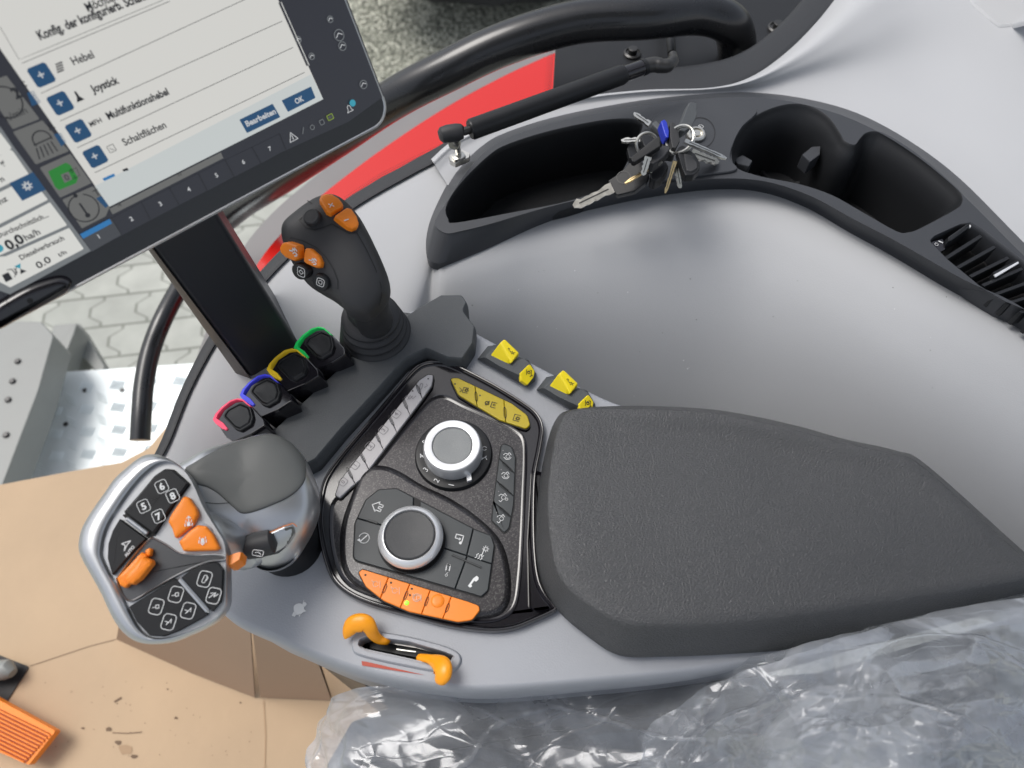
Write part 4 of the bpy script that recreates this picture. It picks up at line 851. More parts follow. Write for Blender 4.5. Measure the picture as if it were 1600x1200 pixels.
# yellow rockers on the light strip
def rocker(dx, dy, lab):
    mb = MB(); T = lambda q: [(x + dx, y + dy) + tuple(r) for x, y, *r in q]
    lo = T([(746, 561), (762, 541), (778, 538), (812, 558), (826, 563), (838, 584), (836, 596), (824, 605), (806, 596), (780, 580)])
    hi = T([(757, 558), (768, 546), (782, 544), (808, 562), (820, 560), (829, 568), (828, 580), (815, 588), (806, 584), (780, 572)])
    r0 = [P(x, y, -.001) for x, y in lo]; r1 = [P(x, y, .004) for x, y in lo]; r2 = [P(x * .15 + a * .85, y * .15 + b * .85, .0095) for (x, y), (a, b) in zip(lo, hi)]; r3 = [P(x * .95 + dx * .05 + .05 * 795, y * .95 + .05 * (572 + dy), .0105) for x, y in hi]
    loft(mb, [r0, r1, r2, r3], 'softblack'); rk = mb.build('rocker_switch', ac); rk['label'] = lab
    # raised paddle: wedge, top face + steep front face
    mb = MB(); a, b, c_, d, e, f = T([(788, 529.5), (811, 551), (809, 558), (797, 569), (764, 556), (776, 541)])
    s_ = Plane(P(796 + dx, 549 + dy, .0155), (.12, -.25, 1)); V = lambda x, y, z: P(x + dx, y + dy, z)
    vs = [s_.hit(x + dx, y + dy)[0] for x, y in ((781, 535), (788, 529), (811.5, 551), (799, 568.5), (795, 560))] + [V(764, 557, .0096), V(794, 570, .0096), V(794, 540, .0085), V(811, 557, .0085)]
    mb.add(vs, [[0, 1, 2, 3, 4], [0, 4, 6, 5], [4, 3, 6], [1, 0, 5, 7], [2, 1, 7, 8], [3, 2, 8, 6], [5, 6, 8, 7]], 'yellow')
    pw_ = mb.build('yellow_paddle', rk, wn=True); bv_ = pw_.modifiers.new('bev', 'BEVEL'); bv_.width = .0011; bv_.segments = 3; pw_.modifiers.move(1, 0); mb = MB()
    t = s_.up(.0001); x, y = 798 + dx, 550 + dy
    stroke(mb, [(-1.4, .2), (-1.4, .7), (-.9, .7), (-.9, .1)], t, x, y, 4.5, -35, 'darkprint', .8); stroke(mb, [(-.5, .3), (0, -.1), (.5, .4), (.9, -.1), (1.4, -.4)], t, x, y, 4.5, -25, 'darkprint', .9); stroke(mb, [(.4, -.6), (1, .1), (1.5, .5)], t, x, y, 4.5, -25, 'darkprint', .8)
    mb.build('paddle_symbol', pw_)
    mb = MB(); s2 = Plane(P(825 + dx, 585 + dy, .0098), (.45, -.35, 1)); slab(mb, fil(T([(828, 568, 3), (836, 580, 3), (834, 590, 3), (824, 602.5, 3), (814, 595, 2), (813, 583, 2)]), 2, 3), s2, [(0, -.003), (0, -.0006), (1, 0)], 'yellow')
    x, y = 826 + dx, 582 + dy; stroke(mb, circ(.5, 10), s2, x, y, 4, 0, 'darkprint', .9, closed=True); stroke(mb, [(-.9, -1), (-.9, .9)], s2, x, y, 4, -10, 'darkprint', .9); stroke(mb, [(1, -1), (1, .9), (.3, .9)], s2, x, y, 4, -10, 'darkprint', .9); stroke(mb, [(-.3, -1.5), (.9, -1.4)], s2, x, y, 4, 25, 'darkprint', 1)
    mb.build('yellow_button', rk)
rocker(0, 0, 'yellow and black rocker switch beside the charcoal housing'); rocker(92, 48, 'yellow and black rocker switch partly under the armrest pad')

# ------------------------------------------------------------------ four spool lever switches
cols = {'green': ((.02, .75, .15), 'green edged'), 'amber': ((.85, .58, .03), 'yellow edged'), 'blue': ((.06, .07, .75), 'blue edged'), 'pink': ((.9, .08, .16), 'red edged')}
cen_ = {'pink': (378, 652, 'next to the silver grip'), 'blue': (420, 614, 'between red and yellow ones'), 'amber': (462, 574, 'between blue and green ones'), 'green': (504, 540, 'next to the joystick boot')}
for key in ('pink', 'blue', 'amber', 'green'):
    x0, y0, wh = cen_[key]; colr = cols[key][0]
    E = bpy.data.materials.new(key + '_glowing_edge'); E.use_nodes = True; pb = E.node_tree.nodes['Principled BSDF']; pb.inputs['Base Color'].default_value = colr + (1,); pb.inputs['Roughness'].default_value = .2; pb.inputs['Emission Color'].default_value = colr + (1,); pb.inputs['Emission Strength'].default_value = .08  # faint glow of its own makes the rim look translucent
    sp_ = thing('lever_switch', P(x0, y0 + 40, -.03), 'black lever switch with %s cap rim, %s' % (cols[key][1].replace('edged', '').strip() , wh), 'lever switch', 'lever switches in front of the charcoal housing')
    T = lambda q: [(x + x0 - 378, y + y0 - 652) + tuple(r) for x, y, *r in q]
    pn = Plane(P(x0, y0, .022), (-.38, .10, 1))
    mb = MB(); body_o = fil(T([(338, 660, 3), (350, 640, 6), (368, 628, 5), (384, 626, 6), (396, 638, 4), (412, 655, 6), (414, 664, 6), (392, 678, 4), (364, 690, 5), (352, 682, 4)]), 4, 4)
    slab(mb, body_o, pn, [(6, -.030), (4, -.018), (1.5, -.008), (0, -.004), (0, -.001), (.8, -.0002), (2, 0)], 'gloss'); mb.build('lever_body', sp_)
    mb = MB(); strip = T([(334, 657), (338, 648), (348, 637), (362, 626.5), (374, 623.5), (382, 625.5), (394, 636), (392.5, 638), (380.5, 628), (372, 626.5), (362, 630), (351, 639), (342.5, 649), (340.5, 655), (351, 662), (358, 671), (355, 674), (348, 671), (338, 663)])
    slab(mb, strip, pn.up(-.0005), [(0, -.007), (-.3, -.001), (0, .0008), (.6, .0014)], E); mb.build('coloured_rim', sp_)
    mb = MB(); sq = T([(353, 652, 4), (359, 643, 5), (378, 633, 5), (392, 639, 6), (396, 654, 6), (393, 664, 5), (378, 673, 5), (370, 670, 4)])
    pillow(mb, fil(sq, 4, 5), pn, [(1.13, -.002), (1.12, .0012), (1.07, .0018), (1.0, .0018), (.96, .0010), (.92, .0012), (.84, .0021), (.74, .0021), (.6, .0019), (.4, .00175), (.15, .0017)], 'black'); mb.build('thumb_button', sp_)
    mb = MB(); slab(mb, fil(T([(374, 679, 3), (398, 666, 4), (413, 652, 4), (417, 660, 4), (405, 672, 4), (380, 686, 3)]), 3), pn.up(-.004), [(0, -.004), (0, 0), (1.5, .002)], 'blackmatt')
    b0 = P(x0 + 30, y0 + 24, -.02); tube(mb, [b0, pn.hit(x0 + 10, y0 + 10)[0] - pn.n * .012], .008, 'black', seg=12)
    for k in range(3): slab(mb, fil(T([(382 + k * 11, 681 - k * 8), (392 + k * 11, 674 - k * 8), (396 + k * 11, 679 - k * 8), (386 + k * 11, 687 - k * 8)]), 1), pn.up(-.010), [(0, -.006), (0, 0), (.6, .001)], 'blackmatt')
    mb.build('lever_collar', sp_)
mb = MB(); slab(mb, fil([(352, 700), (380, 690), (430, 672), (470, 640), (520, 590), (556, 556), (566, 590), (500, 660), (440, 730), (380, 740)], 4), Z(-.004), [(0, -.05), (0, 0), (1, .001)], 'black'); mb.build('switch_base', ac)
# ------------------------------------------------------------------ joystick
J = lambda q: [(x / 4.446 + 420, y / 4.446 + 290) + tuple(k / 4.446 for k in r) for x, y, *r in q]
js = thing('joystick', P(592, 525, 0), 'black joystick with orange plus and minus buttons on a ribbed rubber boot', 'joystick')
ax0 = P(598, 522, .000); ax1 = P(580, 470, .045); axd = (ax1 - ax0).normalized()
mb = MB(); prof = []; s0 = scale_at(Z(.01), 590, 520)
for k in range(5):
    h = .001 + k * .0062; R_ = (58 - k * 3.4) * s0
    prof += [(R_ * .86, h), (R_ * .97, h + .0009), (R_, h + .0024), (R_ * .97, h + .0040), (R_ * .86, h + .0052)]
prof += [(30 * s0, .033), (32 * s0, .037), (31 * s0, .041), (24 * s0, .044)]
bx = Vector((0.0, 0.0, 1)) * .75 + axd * .6
lathe(mb, P(590, 530, .006), bx, prof, 'blackmatt', seg=56); mb.build('rubber_boot', js, wn=False, sharp=70)
mb = MB(); slab(mb, spl([(540, 545), (560, 512), (600, 492), (640, 492), (664, 500), (655, 520), (610, 560), (565, 590)], 5), Z(.001), [(0, -.01), (0, .002), (2, .004)], 'softblack'); mb.build('boot_flange', js)
gpl = Plane(P(515, 400, .105), (-.02, -.50, 1))
gout = spl(J([(600, 180), (660, 280), (715, 390), (770, 510), (812, 620), (828, 700), (818, 770), (780, 840), (735, 890), (690, 925), (620, 930), (560, 905), (520, 860), (440, 795), (350, 742), (270, 690), (225, 640), (180, 580), (135, 500), (100, 420), (80, 340), (85, 275), (115, 230), (180, 175), (270, 108), (350, 65), (440, 50), (520, 90)]), 5)
jc = J([(430, 420)])[0]
def jplane(px, py):
    """grip surface frame: the lower part leans back towards the boot"""
    return gpl
mb = MB(); o = fix(gout); rings = []
def gp(q, h):
    p, n = gpl.hit(*q); t_ = max(0, (q[1] - 400) / 110)                 # sink towards the boot
    return p + n * h
prof_ = [(.50, -.036), (.70, -.033), (.86, -.027), (.95, -.018), (1, -.008), (.99, -.003), (.965, .0012), (.93, .0042), (.87, .0068), (.78, .0088), (.66, .0102), (.5, .0112), (.3, .0118), (.12, .012)]
for s_, h in prof_: rings.append([gp((jc[0] + (q[0] - jc[0]) * s_, jc[1] + (q[1] - jc[1]) * s_), h) for q in o])
loft(mb, rings, 'blackmatt'); JG = Surf(mb, gpl.up(.008)); grip = mb.build('grip', js, wn=False, sharp=80)
# neck from grip down into the boot
mb = MB(); tube(mb, spl3([gp(J([(560, 660)])[0], -.02), gp(J([(640, 760)])[0], -.02), P(580, 488, .055), P(588, 505, .038), P(592, 515, .02)], 5), [.0110] * 5 + [.0125] * 5 + [.0125] * 5 + [.0115] * 6, 'blackmatt', seg=24, flat=.9); mb.build('neck', js)
mb = MB(); pline(mb, J([(610, 328), (680, 450), (740, 580), (776, 690), (782, 760), (765, 830)]), JG, 'seam', 1.3, .0003); pline(mb, J([(268, 105), (302, 126)]), JG, 'seam', 1.3, .0003)
pline(mb, J([(230, 215), (210, 240), (260, 295), (320, 308), (385, 290), (440, 268), (480, 290), (560, 332), (610, 325), (630, 290), (630, 240)]), JG, 'black', 2.4, .0003)
pline(mb, J([(100, 420), (110, 390), (160, 362), (240, 385), (330, 430), (400, 500), (450, 580), (480, 660), (480, 720)]), JG, 'black', 2.0, .0003); mb.build('seam_line', js)
def stud(nm, q, surf, h, m, par, ins=((0, -.0008), (0, .6), (.6, .88), (1.6, 1)), lab=None, extra=None, avg=True, pil=False):
    o = fix(q)
    if avg:
        c_ = sum((Vector(x[:2]) for x in o), Vector((0, 0))) / len(o); p0, n0 = surf.hit(*c_); nn = Vector((0, 0, 0))
        for x in o: nn += surf.hit(*(Vector(x[:2]) * .8 + c_ * .2))[1]
        nn = nn.normalized(); pts = [surf.hit(*x[:2])[0] for x in o]; c3 = sum(pts, Vector((0, 0, 0))) / len(pts); f_ = Plane(c3, nn)
    else: f_ = surf
    mb = MB(); pil = pil or m == 'orange'
    if pil: pillow(mb, o, f_, [(1, -.0008), (1, .5 * h), (.985, .68 * h), (.95, .84 * h), (.88, .95 * h), (.75, h), (.5, 1.02 * h), (.2, 1.03 * h)], m)
    else: slab(mb, o, f_, [(a, b * h if i else b) for i, (a, b) in enumerate(ins)], m)
    if extra: extra(mb, f_.up(h * (1.05 if pil else 1)))
    ob = mb.build(nm, par)
    if lab: ob['label'] = lab
    return ob
stud('orange_button', fil(J([(352, 125, 20), (362, 95, 20), (395, 82, 25), (440, 85, 25), (490, 115, 25), (522, 155, 20), (500, 178, 10), (430, 215, 18), (400, 200, 12)]), 3, 5), JG, .0040, 'orange', js, lab='orange button with white plus', extra=lambda mb, t: (stroke(mb, [(-1, 0), (1, 0)], t, 517.5, 321, 4.5, -20, 'white', 1.5), stroke(mb, [(0, -1), (0, 1)], t, 517.5, 321, 4.5, -20, 'white', 1.5)))
stud('orange_button', fil(J([(446, 230, 14), (530, 172, 16), (560, 180, 20), (600, 235, 20), (616, 290, 20), (606, 312, 16), (572, 325, 18), (540, 308, 14)]), 3, 5), JG, .0040, 'orange', js, lab='orange button with white minus', extra=lambda mb, t: stroke(mb, [(-1, 0), (1, 0)], t, 541, 344, 3.5, 20, 'white', 1.5))
def zz(x, y, a):
    return lambda mb, t: (stroke(mb, [(-1.2, 0), (-.4, 0), (-.4, .6), (.1, .1), (.1, .7), (.8, .2)], t, x, y, 6, a, 'white', 1.5), stroke(mb, [(-.3, -.4), (.3, -.1), (.9, -.5)], t, x, y, 6, a, 'white', 1.5), stroke(mb, [(.2, -.8), (.8, -.7)], t, x, y, 6, a, 'white', 1.4))
stud('orange_button', fil(J([(110, 430, 16), (128, 395, 20), (165, 388, 18), (235, 415, 16), (240, 450, 8), (240, 505, 14), (215, 524, 14), (150, 496, 14), (116, 462, 14)]), 3, 5), JG, .0045, 'orange', js, lab='left orange button with white arrow symbol', extra=zz(460, 393, -15))
stud('orange_button', fil(J([(272, 438, 12), (310, 440, 18), (365, 490, 20), (385, 535, 18), (380, 572, 14), (345, 575, 16), (280, 548, 14), (260, 530, 12), (263, 480, 8)]), 3, 5), JG, .0045, 'orange', js, lab='right orange button with white arrow symbol', extra=zz(490, 408, -15))
rs = lambda x, y: (lambda mb, t: (stroke(mb, rsq(.5, 1), t, x, y, 6, -22, 'white', 1.1, closed=True), stroke(mb, rsq(.2, .45) if x > 490 else [(-.6, 0), (0, .5), (.6, 0), (0, -.5)], t, x, y, 6, -22, 'white', 1, closed=True)))
stud('black_button', spl(J([(185, 575), (195, 540), (235, 535), (280, 560), (300, 600), (285, 635), (245, 645), (205, 620)]), 4), JG, .0035, 'black', js, extra=rs(471, 425))
stud('black_button', spl(J([(322, 640), (345, 605), (390, 615), (425, 650), (432, 695), (405, 722), (355, 712), (325, 680)]), 4), JG, .0035, 'black', js, extra=rs(501, 441))
mb = MB(); p, n = JG.hit(489, 341); rr_ = 13.5 * scale_at(gpl, 489, 341); lathe(mb, p - n * .001, n, [(rr_, 0), (rr_, .0026), (rr_ * .93, .0036), (rr_ * .8, .0040), (rr_ * .5, .0038)], 'blackmatt', seg=36); mb.build('round_button', js)

# ------------------------------------------------------------------ silver multifunction lever
G = lambda q: [(x / 3.53 + 100, y / 3.53 + 680) + tuple(k / 3.0 for k in r) for x, y, *r in q]
mf = thing('multifunction_lever', P(460, 850, 0), 'silver multifunction lever grip with number keys, orange buttons and a grey palm pad', 'lever')
hp = Plane(P(230, 860, .085), (.20, -.26, 1))
hout = spl(G([(60, 620), (72, 530), (105, 460), (150, 390), (200, 320), (260, 235), (330, 170), (400, 115), (460, 95), (530, 105), (600, 140), (660, 190), (710, 250), (745, 330), (790, 420), (850, 520), (895, 610), (905, 680), (905, 780), (906, 880), (900, 950), (850, 1020), (770, 1070), (680, 1110), (590, 1145), (500, 1156), (420, 1152), (350, 1125), (290, 1070), (240, 990), (190, 880), (130, 770), (85, 690)]), 4)
hin = spl(G([(205, 640), (218, 560), (250, 480), (300, 400), (370, 300), (440, 220), (510, 165), (570, 150), (620, 165), (680, 215), (728, 300), (770, 400), (830, 500), (880, 580), (893, 650), (893, 740), (893, 830), (888, 930), (845, 995), (770, 1045), (690, 1080), (610, 1108), (530, 1120), (470, 1110), (410, 1060), (350, 950), (300, 850), (250, 760), (220, 700), (207, 665), (205, 655), (204, 650), (204, 645)][:33]), 4)
print(len(hout), len(hin))
hc = Vector(G([(560, 640)])[0])
mb = MB()
# resample both outlines by angle round the centre so they match
def by_angle(poly_, n=120):
    q = [Vector(p[:2]) for p in poly_]; out = []
    for k in range(n):
        a = 2 * math.pi * k / n; d = Vector((math.cos(a), math.sin(a))); best = None
        for i in range(len(q)):
            A, B = q[i - 1] - hc, q[i] - hc; e = B - A; den = d.x * e.y - d.y * e.x
            if abs(den) < 1e-9: continue
            t_ = (A.x * e.y - A.y * e.x) / den; u_ = (A.x * d.y - A.y * d.x) / den
            if t_ > 0 and -1e-6 <= u_ <= 1 + 1e-6 and (best is None or t_ > best): best = t_
        out.append(tuple(hc + d * (best or 1)))
    return out
A_, B_ = by_angle(hout), by_angle(hin); A_ = fix(A_); B_ = fix(B_)
def hp_(q, h): p, n = hp.hit(*q); return p + n * h
def mixr(t, h, shr=0): return [hp_(lerp2(lerp2(a, b, t), tuple(hc), shr), h) for a, b in zip(A_, B_)]
loft(mb, [mixr(0, -.034, .45), mixr(0, -.031, .25), mixr(0, -.024, .1), mixr(0, -.017, .03), mixr(0, -.0115, .005)], 'silver', cap_top=False, cap_bot=True); mb.build('back_shell', mf, wn=False, sharp=70)
mb = MB(); loft(mb, [mixr(0, -.0122, .012), mixr(0, -.0108, .004), mixr(0, -.009, -.001), mixr(.0, -.005), mixr(.12, -.0015), mixr(.35, .0008), mixr(.62, .0018), mixr(.85, .0020), mixr(.96, .0014), mixr(1, .0002), mixr(1.04, -.0012)], 'silver'); mb.build('head_shell', mf, wn=False, sharp=70)
FP = hp.up(-.0009)
def key(nm, q, r, h, m, ex=None, lab=None, surf=FP, ins=((0, -.0008), (0, .55), (.6, .85), (1.8, 1))):
    return stud(nm, fil(G(q), r, 5), surf, h, m, mf, ins=ins, lab=lab, extra=ex, avg=False)
def dig(lst):
    def f(mb, t):
        for s_, x, y in lst:
            gx, gy = G([(x, y)])[0]; stroke(mb, rsq(.45, .95, 1.1), t, gx, gy, 9.6, 25, 'white', 1.1, closed=True); text(mb, s_, t, gx, gy, 11.5, 25, 'white', .0003, bold=.035)
    return f
mb = MB(); slab(mb, fil(G([(330, 425, 8), (430, 310), (500, 225, 20), (560, 185, 30), (610, 190, 20), (700, 270, 6), (610, 390), (500, 560, 6)]), 6), FP, [(0, -.0005), (0, .0003)], 'seam'); mb.build('key_recess', mf)
key('black_key', [(343, 428, 4), (435, 318), (505, 232, 12), (560, 195, 20), (608, 198, 14), (690, 270, 4), (600, 392), (502, 545, 4)], 3, .0034, 'black', dig((('6', 540, 283), ('8', 600, 335), ('5', 440, 392), ('7', 522, 447))), 'large black key with boxed numbers 5, 6, 7 and 8')
mb = MB(); t = FP.up(.0034)
for a, b in (((465, 330), (515, 365)), ((470, 320), (520, 352))): pline(mb, G([a, b]), t, 'seam', 1.2, .0002)
pline(mb, G([(570, 285), (430, 455)]), t, 'seam', 1.2, .0002); mb.build('key_groove', mf)
def ic_auto(mb, t):
    x, y = G([(345, 610)])[0]; stroke(mb, [(-.9, .6), (.9, .9), (.1, .1), (-.5, -1.0), (-.25, .15)], t, x, y, 8, 10, 'white', 1.6, closed=True); x, y = G([(362, 640)])[0]; text(mb, 'AUTO', t, x, y, 5.2, 50, 'white', .0003, bold=.03)
key('black_key', [(315, 462, 5), (465, 572, 4), (395, 640), (275, 778, 6), (248, 680, 12), (252, 600, 12), (275, 530)], 4, .0030, 'black', ic_auto, 'black AUTO key with arrow symbol')
def boxed(lst):
    def f(mb, t):
        for x, y, k in lst:
            gx, gy = G([(x, y)])[0]; stroke(mb, rsq(.5, .9, 1.1), t, gx, gy, 11, -12, 'white', 1.15, closed=True)
            if k == 0: stroke(mb, [(-.8, -.1), (-.1, -.1), (-.1, .3), (.5, .3), (.5, -.4), (-.1, -.4), (-.1, -.1)], t, gx, gy, 8, 10, 'white', 1.1)
            elif k == 1: stroke(mb, [(-.7, .3), (-.1, .0), (-.6, -.5), (.0, -.1), (.6, .5), (.4, -.3)], t, gx, gy, 8, 10, 'white', 1.1)
            elif k == 2: stroke(mb, rsq(.2, .25, .6), t, gx, gy, 10, -20, 'white', 1.1, closed=True); stroke(mb, [(.3, -.3), (.6, .2), (.3, .4)], t, gx, gy, 9, 0, 'white', 1.1)
            else: stroke(mb, [(-.6, -.6), (.1, .6), (.1, -.2), (.6, .5)], t, gx, gy, 9, -20, 'white', 1.2); stroke(mb, [(-.6, .4), (-.1, .5)], t, gx, gy, 9, 0, 'white', 1.1)
    return f
key('black_key', [(365, 945, 6), (470, 880), (615, 790, 5), (645, 800, 4), (800, 990, 5), (770, 1010, 6), (640, 1080), (560, 1110, 18), (480, 1105, 14), (410, 1030, 10)], 4, .0032, 'black', boxed(((510, 945, 0), (618, 878, 0), (578, 1030, 1), (686, 968, 1))), 'large black key with four boxed lever symbols')
mb = MB(); t = FP.up(.0032); pline(mb, G([(545, 900), (590, 990), (640, 1070)]), t, 'seam', 1.2, .0002); pline(mb, G([(440, 985), (600, 905), (720, 1010)][:2]), t, 'seam', 1.0, .0002); pline(mb, G([(530, 1020), (540, 990), (640, 950), (660, 930)]), t, 'seam', 1.0, .0002); mb.build('key_groove', mf)
key('black_key', [(652, 785, 5), (700, 745), (790, 705, 14), (850, 700, 18), (885, 740, 12), (880, 870), (872, 920, 10), (826, 975, 5), (740, 890)], 4, .0032, 'black', boxed(((776, 793, 2), (826, 885, 3))), 'black key with two boxed arrow symbols')
def bar(a, b, wd, m='chrome'):
    mb = MB(); A, B = G([a])[0], G([b])[0]; pa, pb_ = hp_(A, .0012), hp_(B, .0012); d = pb_ - pa
    tube(mb, [pa - d * .01, pa + d * .03, pa + d * .5, pb_ - d * .03, pb_ + d * .01], [wd * .3, wd, wd * 1.05, wd, wd * .3], m, seg=14); mb.build('silver_divider', mf)
bar((350, 458), (465, 545), .0011, 'silver'); bar((638, 790), (800, 975), .0014, 'silver')
mb = MB(); slab(mb, fil(G([(320, 440), (352, 430), (500, 550), (470, 575)]), 2), FP, [(0, 0), (.5, .0006)], 'seam'); mb.build('divider_groove', mf)
# silver valley between the key fields
mb = MB(); va = spl(G([(470, 575), (500, 570), (560, 600), (640, 650), (740, 660), (830, 655), (885, 665), (890, 690), (800, 700), (700, 740), (600, 790), (480, 860), (380, 915), (330, 890), (295, 800), (310, 770), (400, 650)]), 4)
slab(mb, va, FP, [(-1.5, -.0004), (-.8, .0012), (0, .0018), (1.2, .0014), (2.6, .0003)], 'silver', capm='silverdark'); mb.build('thumb_valley', mf, wn=True)
def arr(x, y, a, up):
    def f(mb, t):
        gx, gy = G([(x, y)])[0]; s_ = 1 if up else -1
        stroke(mb, [(0, -.2 * s_), (0, 1.4 * s_)], t, gx, gy, 7, a, 'white', 1.3); stroke(mb, [(-.45, .9 * s_), (0, 1.45 * s_), (.45, .9 * s_)], t, gx, gy, 7, a, 'white', 1.3); poly(mb, [(-.4, -.9), (.4, -.9), (.35, .1), (-.35, .1)], t, gx, gy, 7, a, 'white')
        for u_ in (-.8, .8): stroke(mb, [(u_, -.9), (u_, -.3)], t, gx, gy, 7, a, 'white', 1.5); stroke(mb, [(u_ * .8, .0), (u_ * .8, .45)], t, gx, gy, 7, a, 'white', 1.2)
    return f
OI = ((0, -.0008), (.3, .35), (1.2, .75), (2.6, .95), (4, 1))
key('orange_button', [(582, 480, 12), (600, 440, 10), (670, 338, 14), (700, 348, 14), (740, 410, 14), (748, 440, 10), (725, 495, 10), (640, 565, 6), (620, 570, 6), (605, 520, 10)], 3, .0045, 'orange', arr(688, 480, 5, True), 'upper orange button with upward tractor arrow', ins=OI)
key('orange_button', [(640, 590, 6), (700, 530, 12), (745, 497, 14), (790, 503, 14), (830, 550, 14), (866, 625, 6), (850, 638, 5), (700, 642, 10), (665, 640, 8)], 3, .0042, 'orange', arr(765, 572, 5, False), 'lower orange button with downward tractor arrow', ins=OI)
# orange thumb slider
mb = MB(); sp1 = hp.up(.003)
PL = [(1, -.001), (1, .55), (.97, .78), (.9, .93), (.78, 1), (.5, 1.04), (.2, 1.05)]
pillow(mb, fil(G([(303, 790, 10), (440, 645, 10), (470, 660, 10), (470, 700), (400, 800, 10), (350, 845, 10), (320, 830, 10)]), 3), hp, [(a, b * .0045) for a, b in PL], 'orange')
pillow(mb, fil(G([(352, 800, 8), (365, 768, 8), (452, 672, 8), (500, 690, 10), (506, 712, 10), (440, 795, 8), (400, 825, 8), (368, 822, 8)]), 3), hp.up(.002), [(a, b * .0065) for a, b in PL], 'orange')
pillow(mb, fil(G([(455, 640, 8), (480, 622, 8), (494, 630, 8), (488, 665, 8), (470, 672, 8)]), 2), hp, [(a, b * .004) for a, b in PL], 'orange'); mb.build('orange_slider', mf)
# palm rest and neck
pp = Plane(P(400, 760, .052), (.15, -.26, 1))
pout = spl(G([(630, 215), (700, 160), (800, 100), (900, 55), (1000, 20), (1100, -8), (1170, -5), (1240, 30), (1305, 90), (1350, 170), (1390, 270), (1404, 350), (1402, 430), (1370, 520), (1325, 600), (1260, 690), (1190, 735), (1120, 750), (1060, 735), (1010, 690), (975, 660), (900, 668), (830, 640), (780, 560), (730, 450), (680, 330)]), 4)
pc_ = Vector(G([(1080, 330)])[0]); o = fix(pout); rings = []
def pz_(q):                                     # height of the palm body over its plane
    x, y = q; k = max(0, (y - 810) / 80); return -.022 * k * k
for s_, h in ((.55, -.036), (.75, -.034), (.88, -.028), (.96, -.018), (1, -.008), (.992, -.002), (.975, .004), (.95, .0070), (.91, .0100), (.85, .0125), (.76, .0145), (.62, .016), (.42, .0172), (.2, .0178)):
    r = []
    for q in o:
        w_ = (pc_.x + (q[0] - pc_.x) * s_, pc_.y + (q[1] - pc_.y) * s_); p, n = pp.hit(*w_)
        nk = min(1, max(0, (385 - w_[0]) / 60)); hh = h * (1 - .35 * nk) + .012 * nk
        yy = max(0, w_[1] - 800) / 70; r.append(p + n * (hh - .010 * yy * yy * (1 if h > 0 else .3)))
    rings.append(r)
mb = MB(); loft(mb, rings, 'silver'); PB = Surf(mb, pp); mb.build('palm_body', mf, wn=False, sharp=80)
lw = spl(G([(672, 188), (720, 155), (800, 108), (900, 62), (1000, 28), (1080, 6), (1130, 2), (1190, 14), (1250, 48), (1300, 105), (1325, 150), (1330, 200), (1322, 255), (1290, 300), (1230, 345), (1150, 382), (1080, 410), (1010, 430), (970, 425), (940, 400), (900, 365), (850, 320), (790, 285), (735, 268), (700, 230)]), 4)
q = fix(lw); lc = sum((Vector(x[:2]) for x in q), Vector((0, 0))) / len(q)
mb = MB(); rings = []
for s_, h in ((1.006, -.0004), (1.0, .0002), (.992, .0009), (.97, .0013), (.9, .0015), (.8, .0015), (.65, .0015), (.5, .0015), (.3, .0015), (.12, .0015)):
    r = []
    for x in q:
        p, n = PB.hit(lc.x + (x[0] - lc.x) * s_, lc.y + (x[1] - lc.y) * s_); r.append(p + n * h)
    rings.append(r)
loft(mb, rings, 'gripleather'); mb.build('palm_pad', mf, wn=False, sharp=80)
mb = MB(); pline(mb, list(q), PB, 'seam', 1.3, .0004, closed=True); pline(mb, G([(1308, 158), (1330, 140)]), PB, 'seam', 1.2, .0004); pline(mb, G([(760, 370), (840, 378), (908, 374)]), PB, 'seam', 1.1, .0004); mb.build('pad_seam', mf)
# hollow with thumb wheel, trigger, foot
mb = MB(); slab(mb, fil(G([(905, 655, 10), (915, 625, 10), (1000, 585, 14), (1120, 545, 14), (1215, 503, 14), (1268, 490, 20), (1280, 540, 20), (1240, 605, 20), (1185, 650, 14), (1090, 672, 14), (1000, 668, 10), (940, 672, 8)]), 4), PB, [(0, -.001), (.6, .0006), (1.6, .0010), (2.6, .0002)], 'silver', capm='silverdark'); pline(mb, G([(905, 640), (935, 610), (1010, 578), (1125, 537), (1215, 497), (1262, 484), (1282, 500)]), PB, 'orange', 1.3, .0011); mb.build('wheel_hollow', mf)  # orange line painted as the trigger's reflection along the upper edge
wc = P(*G([(1080, 625)])[0], .052)
mb = MB(); lathe(mb, wc - Vector((.009, 0, 0)), (1, .25, .1), [(.003, 0), (.0065, .002), (.0075, .009), (.0065, .016), (.003, .018)], 'blackmatt', seg=30)
t_ = Plane(wc + Vector((0, -.002, .0080)), (0, -.2, 1)); stroke(mb, rsq(.3, 1.2, .6), t_, *G([(1070, 650)])[0], 7, -8, 'white', 1, closed=True); stroke(mb, [(-.6, 0), (.1, .2), (.7, -.2)], t_, *G([(1070, 650)])[0], 7, -8, 'white', 1); mb.build('thumb_wheel', mf)
mb = MB(); slab(mb, fil(G([(898, 668, 6), (940, 650, 6), (985, 640, 6), (975, 690, 8), (930, 720, 8), (905, 722, 6)]), 3), Z(.074), [(0, -.008), (0, -.001), (1.5, .001)], 'orange'); mb.build('orange_trigger', mf)
mb = MB(); lathe(mb, P(462, 860, -.01), (-.12, .06, 1), [(.021, 0), (.0195, .015), (.017, .035), (.016, .045)], 'black', seg=30); mb.build('lever_foot', mf)
mb = MB(); tube(mb, spl3([hp_(G([(640, 520)])[0], -.014), hp_(G([(780, 560)])[0], -.014), PB.hit(*G([(930, 560)])[0])[0] - Vector((0, 0, .017)), PB.hit(*G([(1050, 480)])[0])[0] - Vector((0, 0, .02))], 6), [.013] * 6 + [.0115] * 6 + [.013] * 7, 'silver', seg=28); mb.build('neck', mf, wn=False)

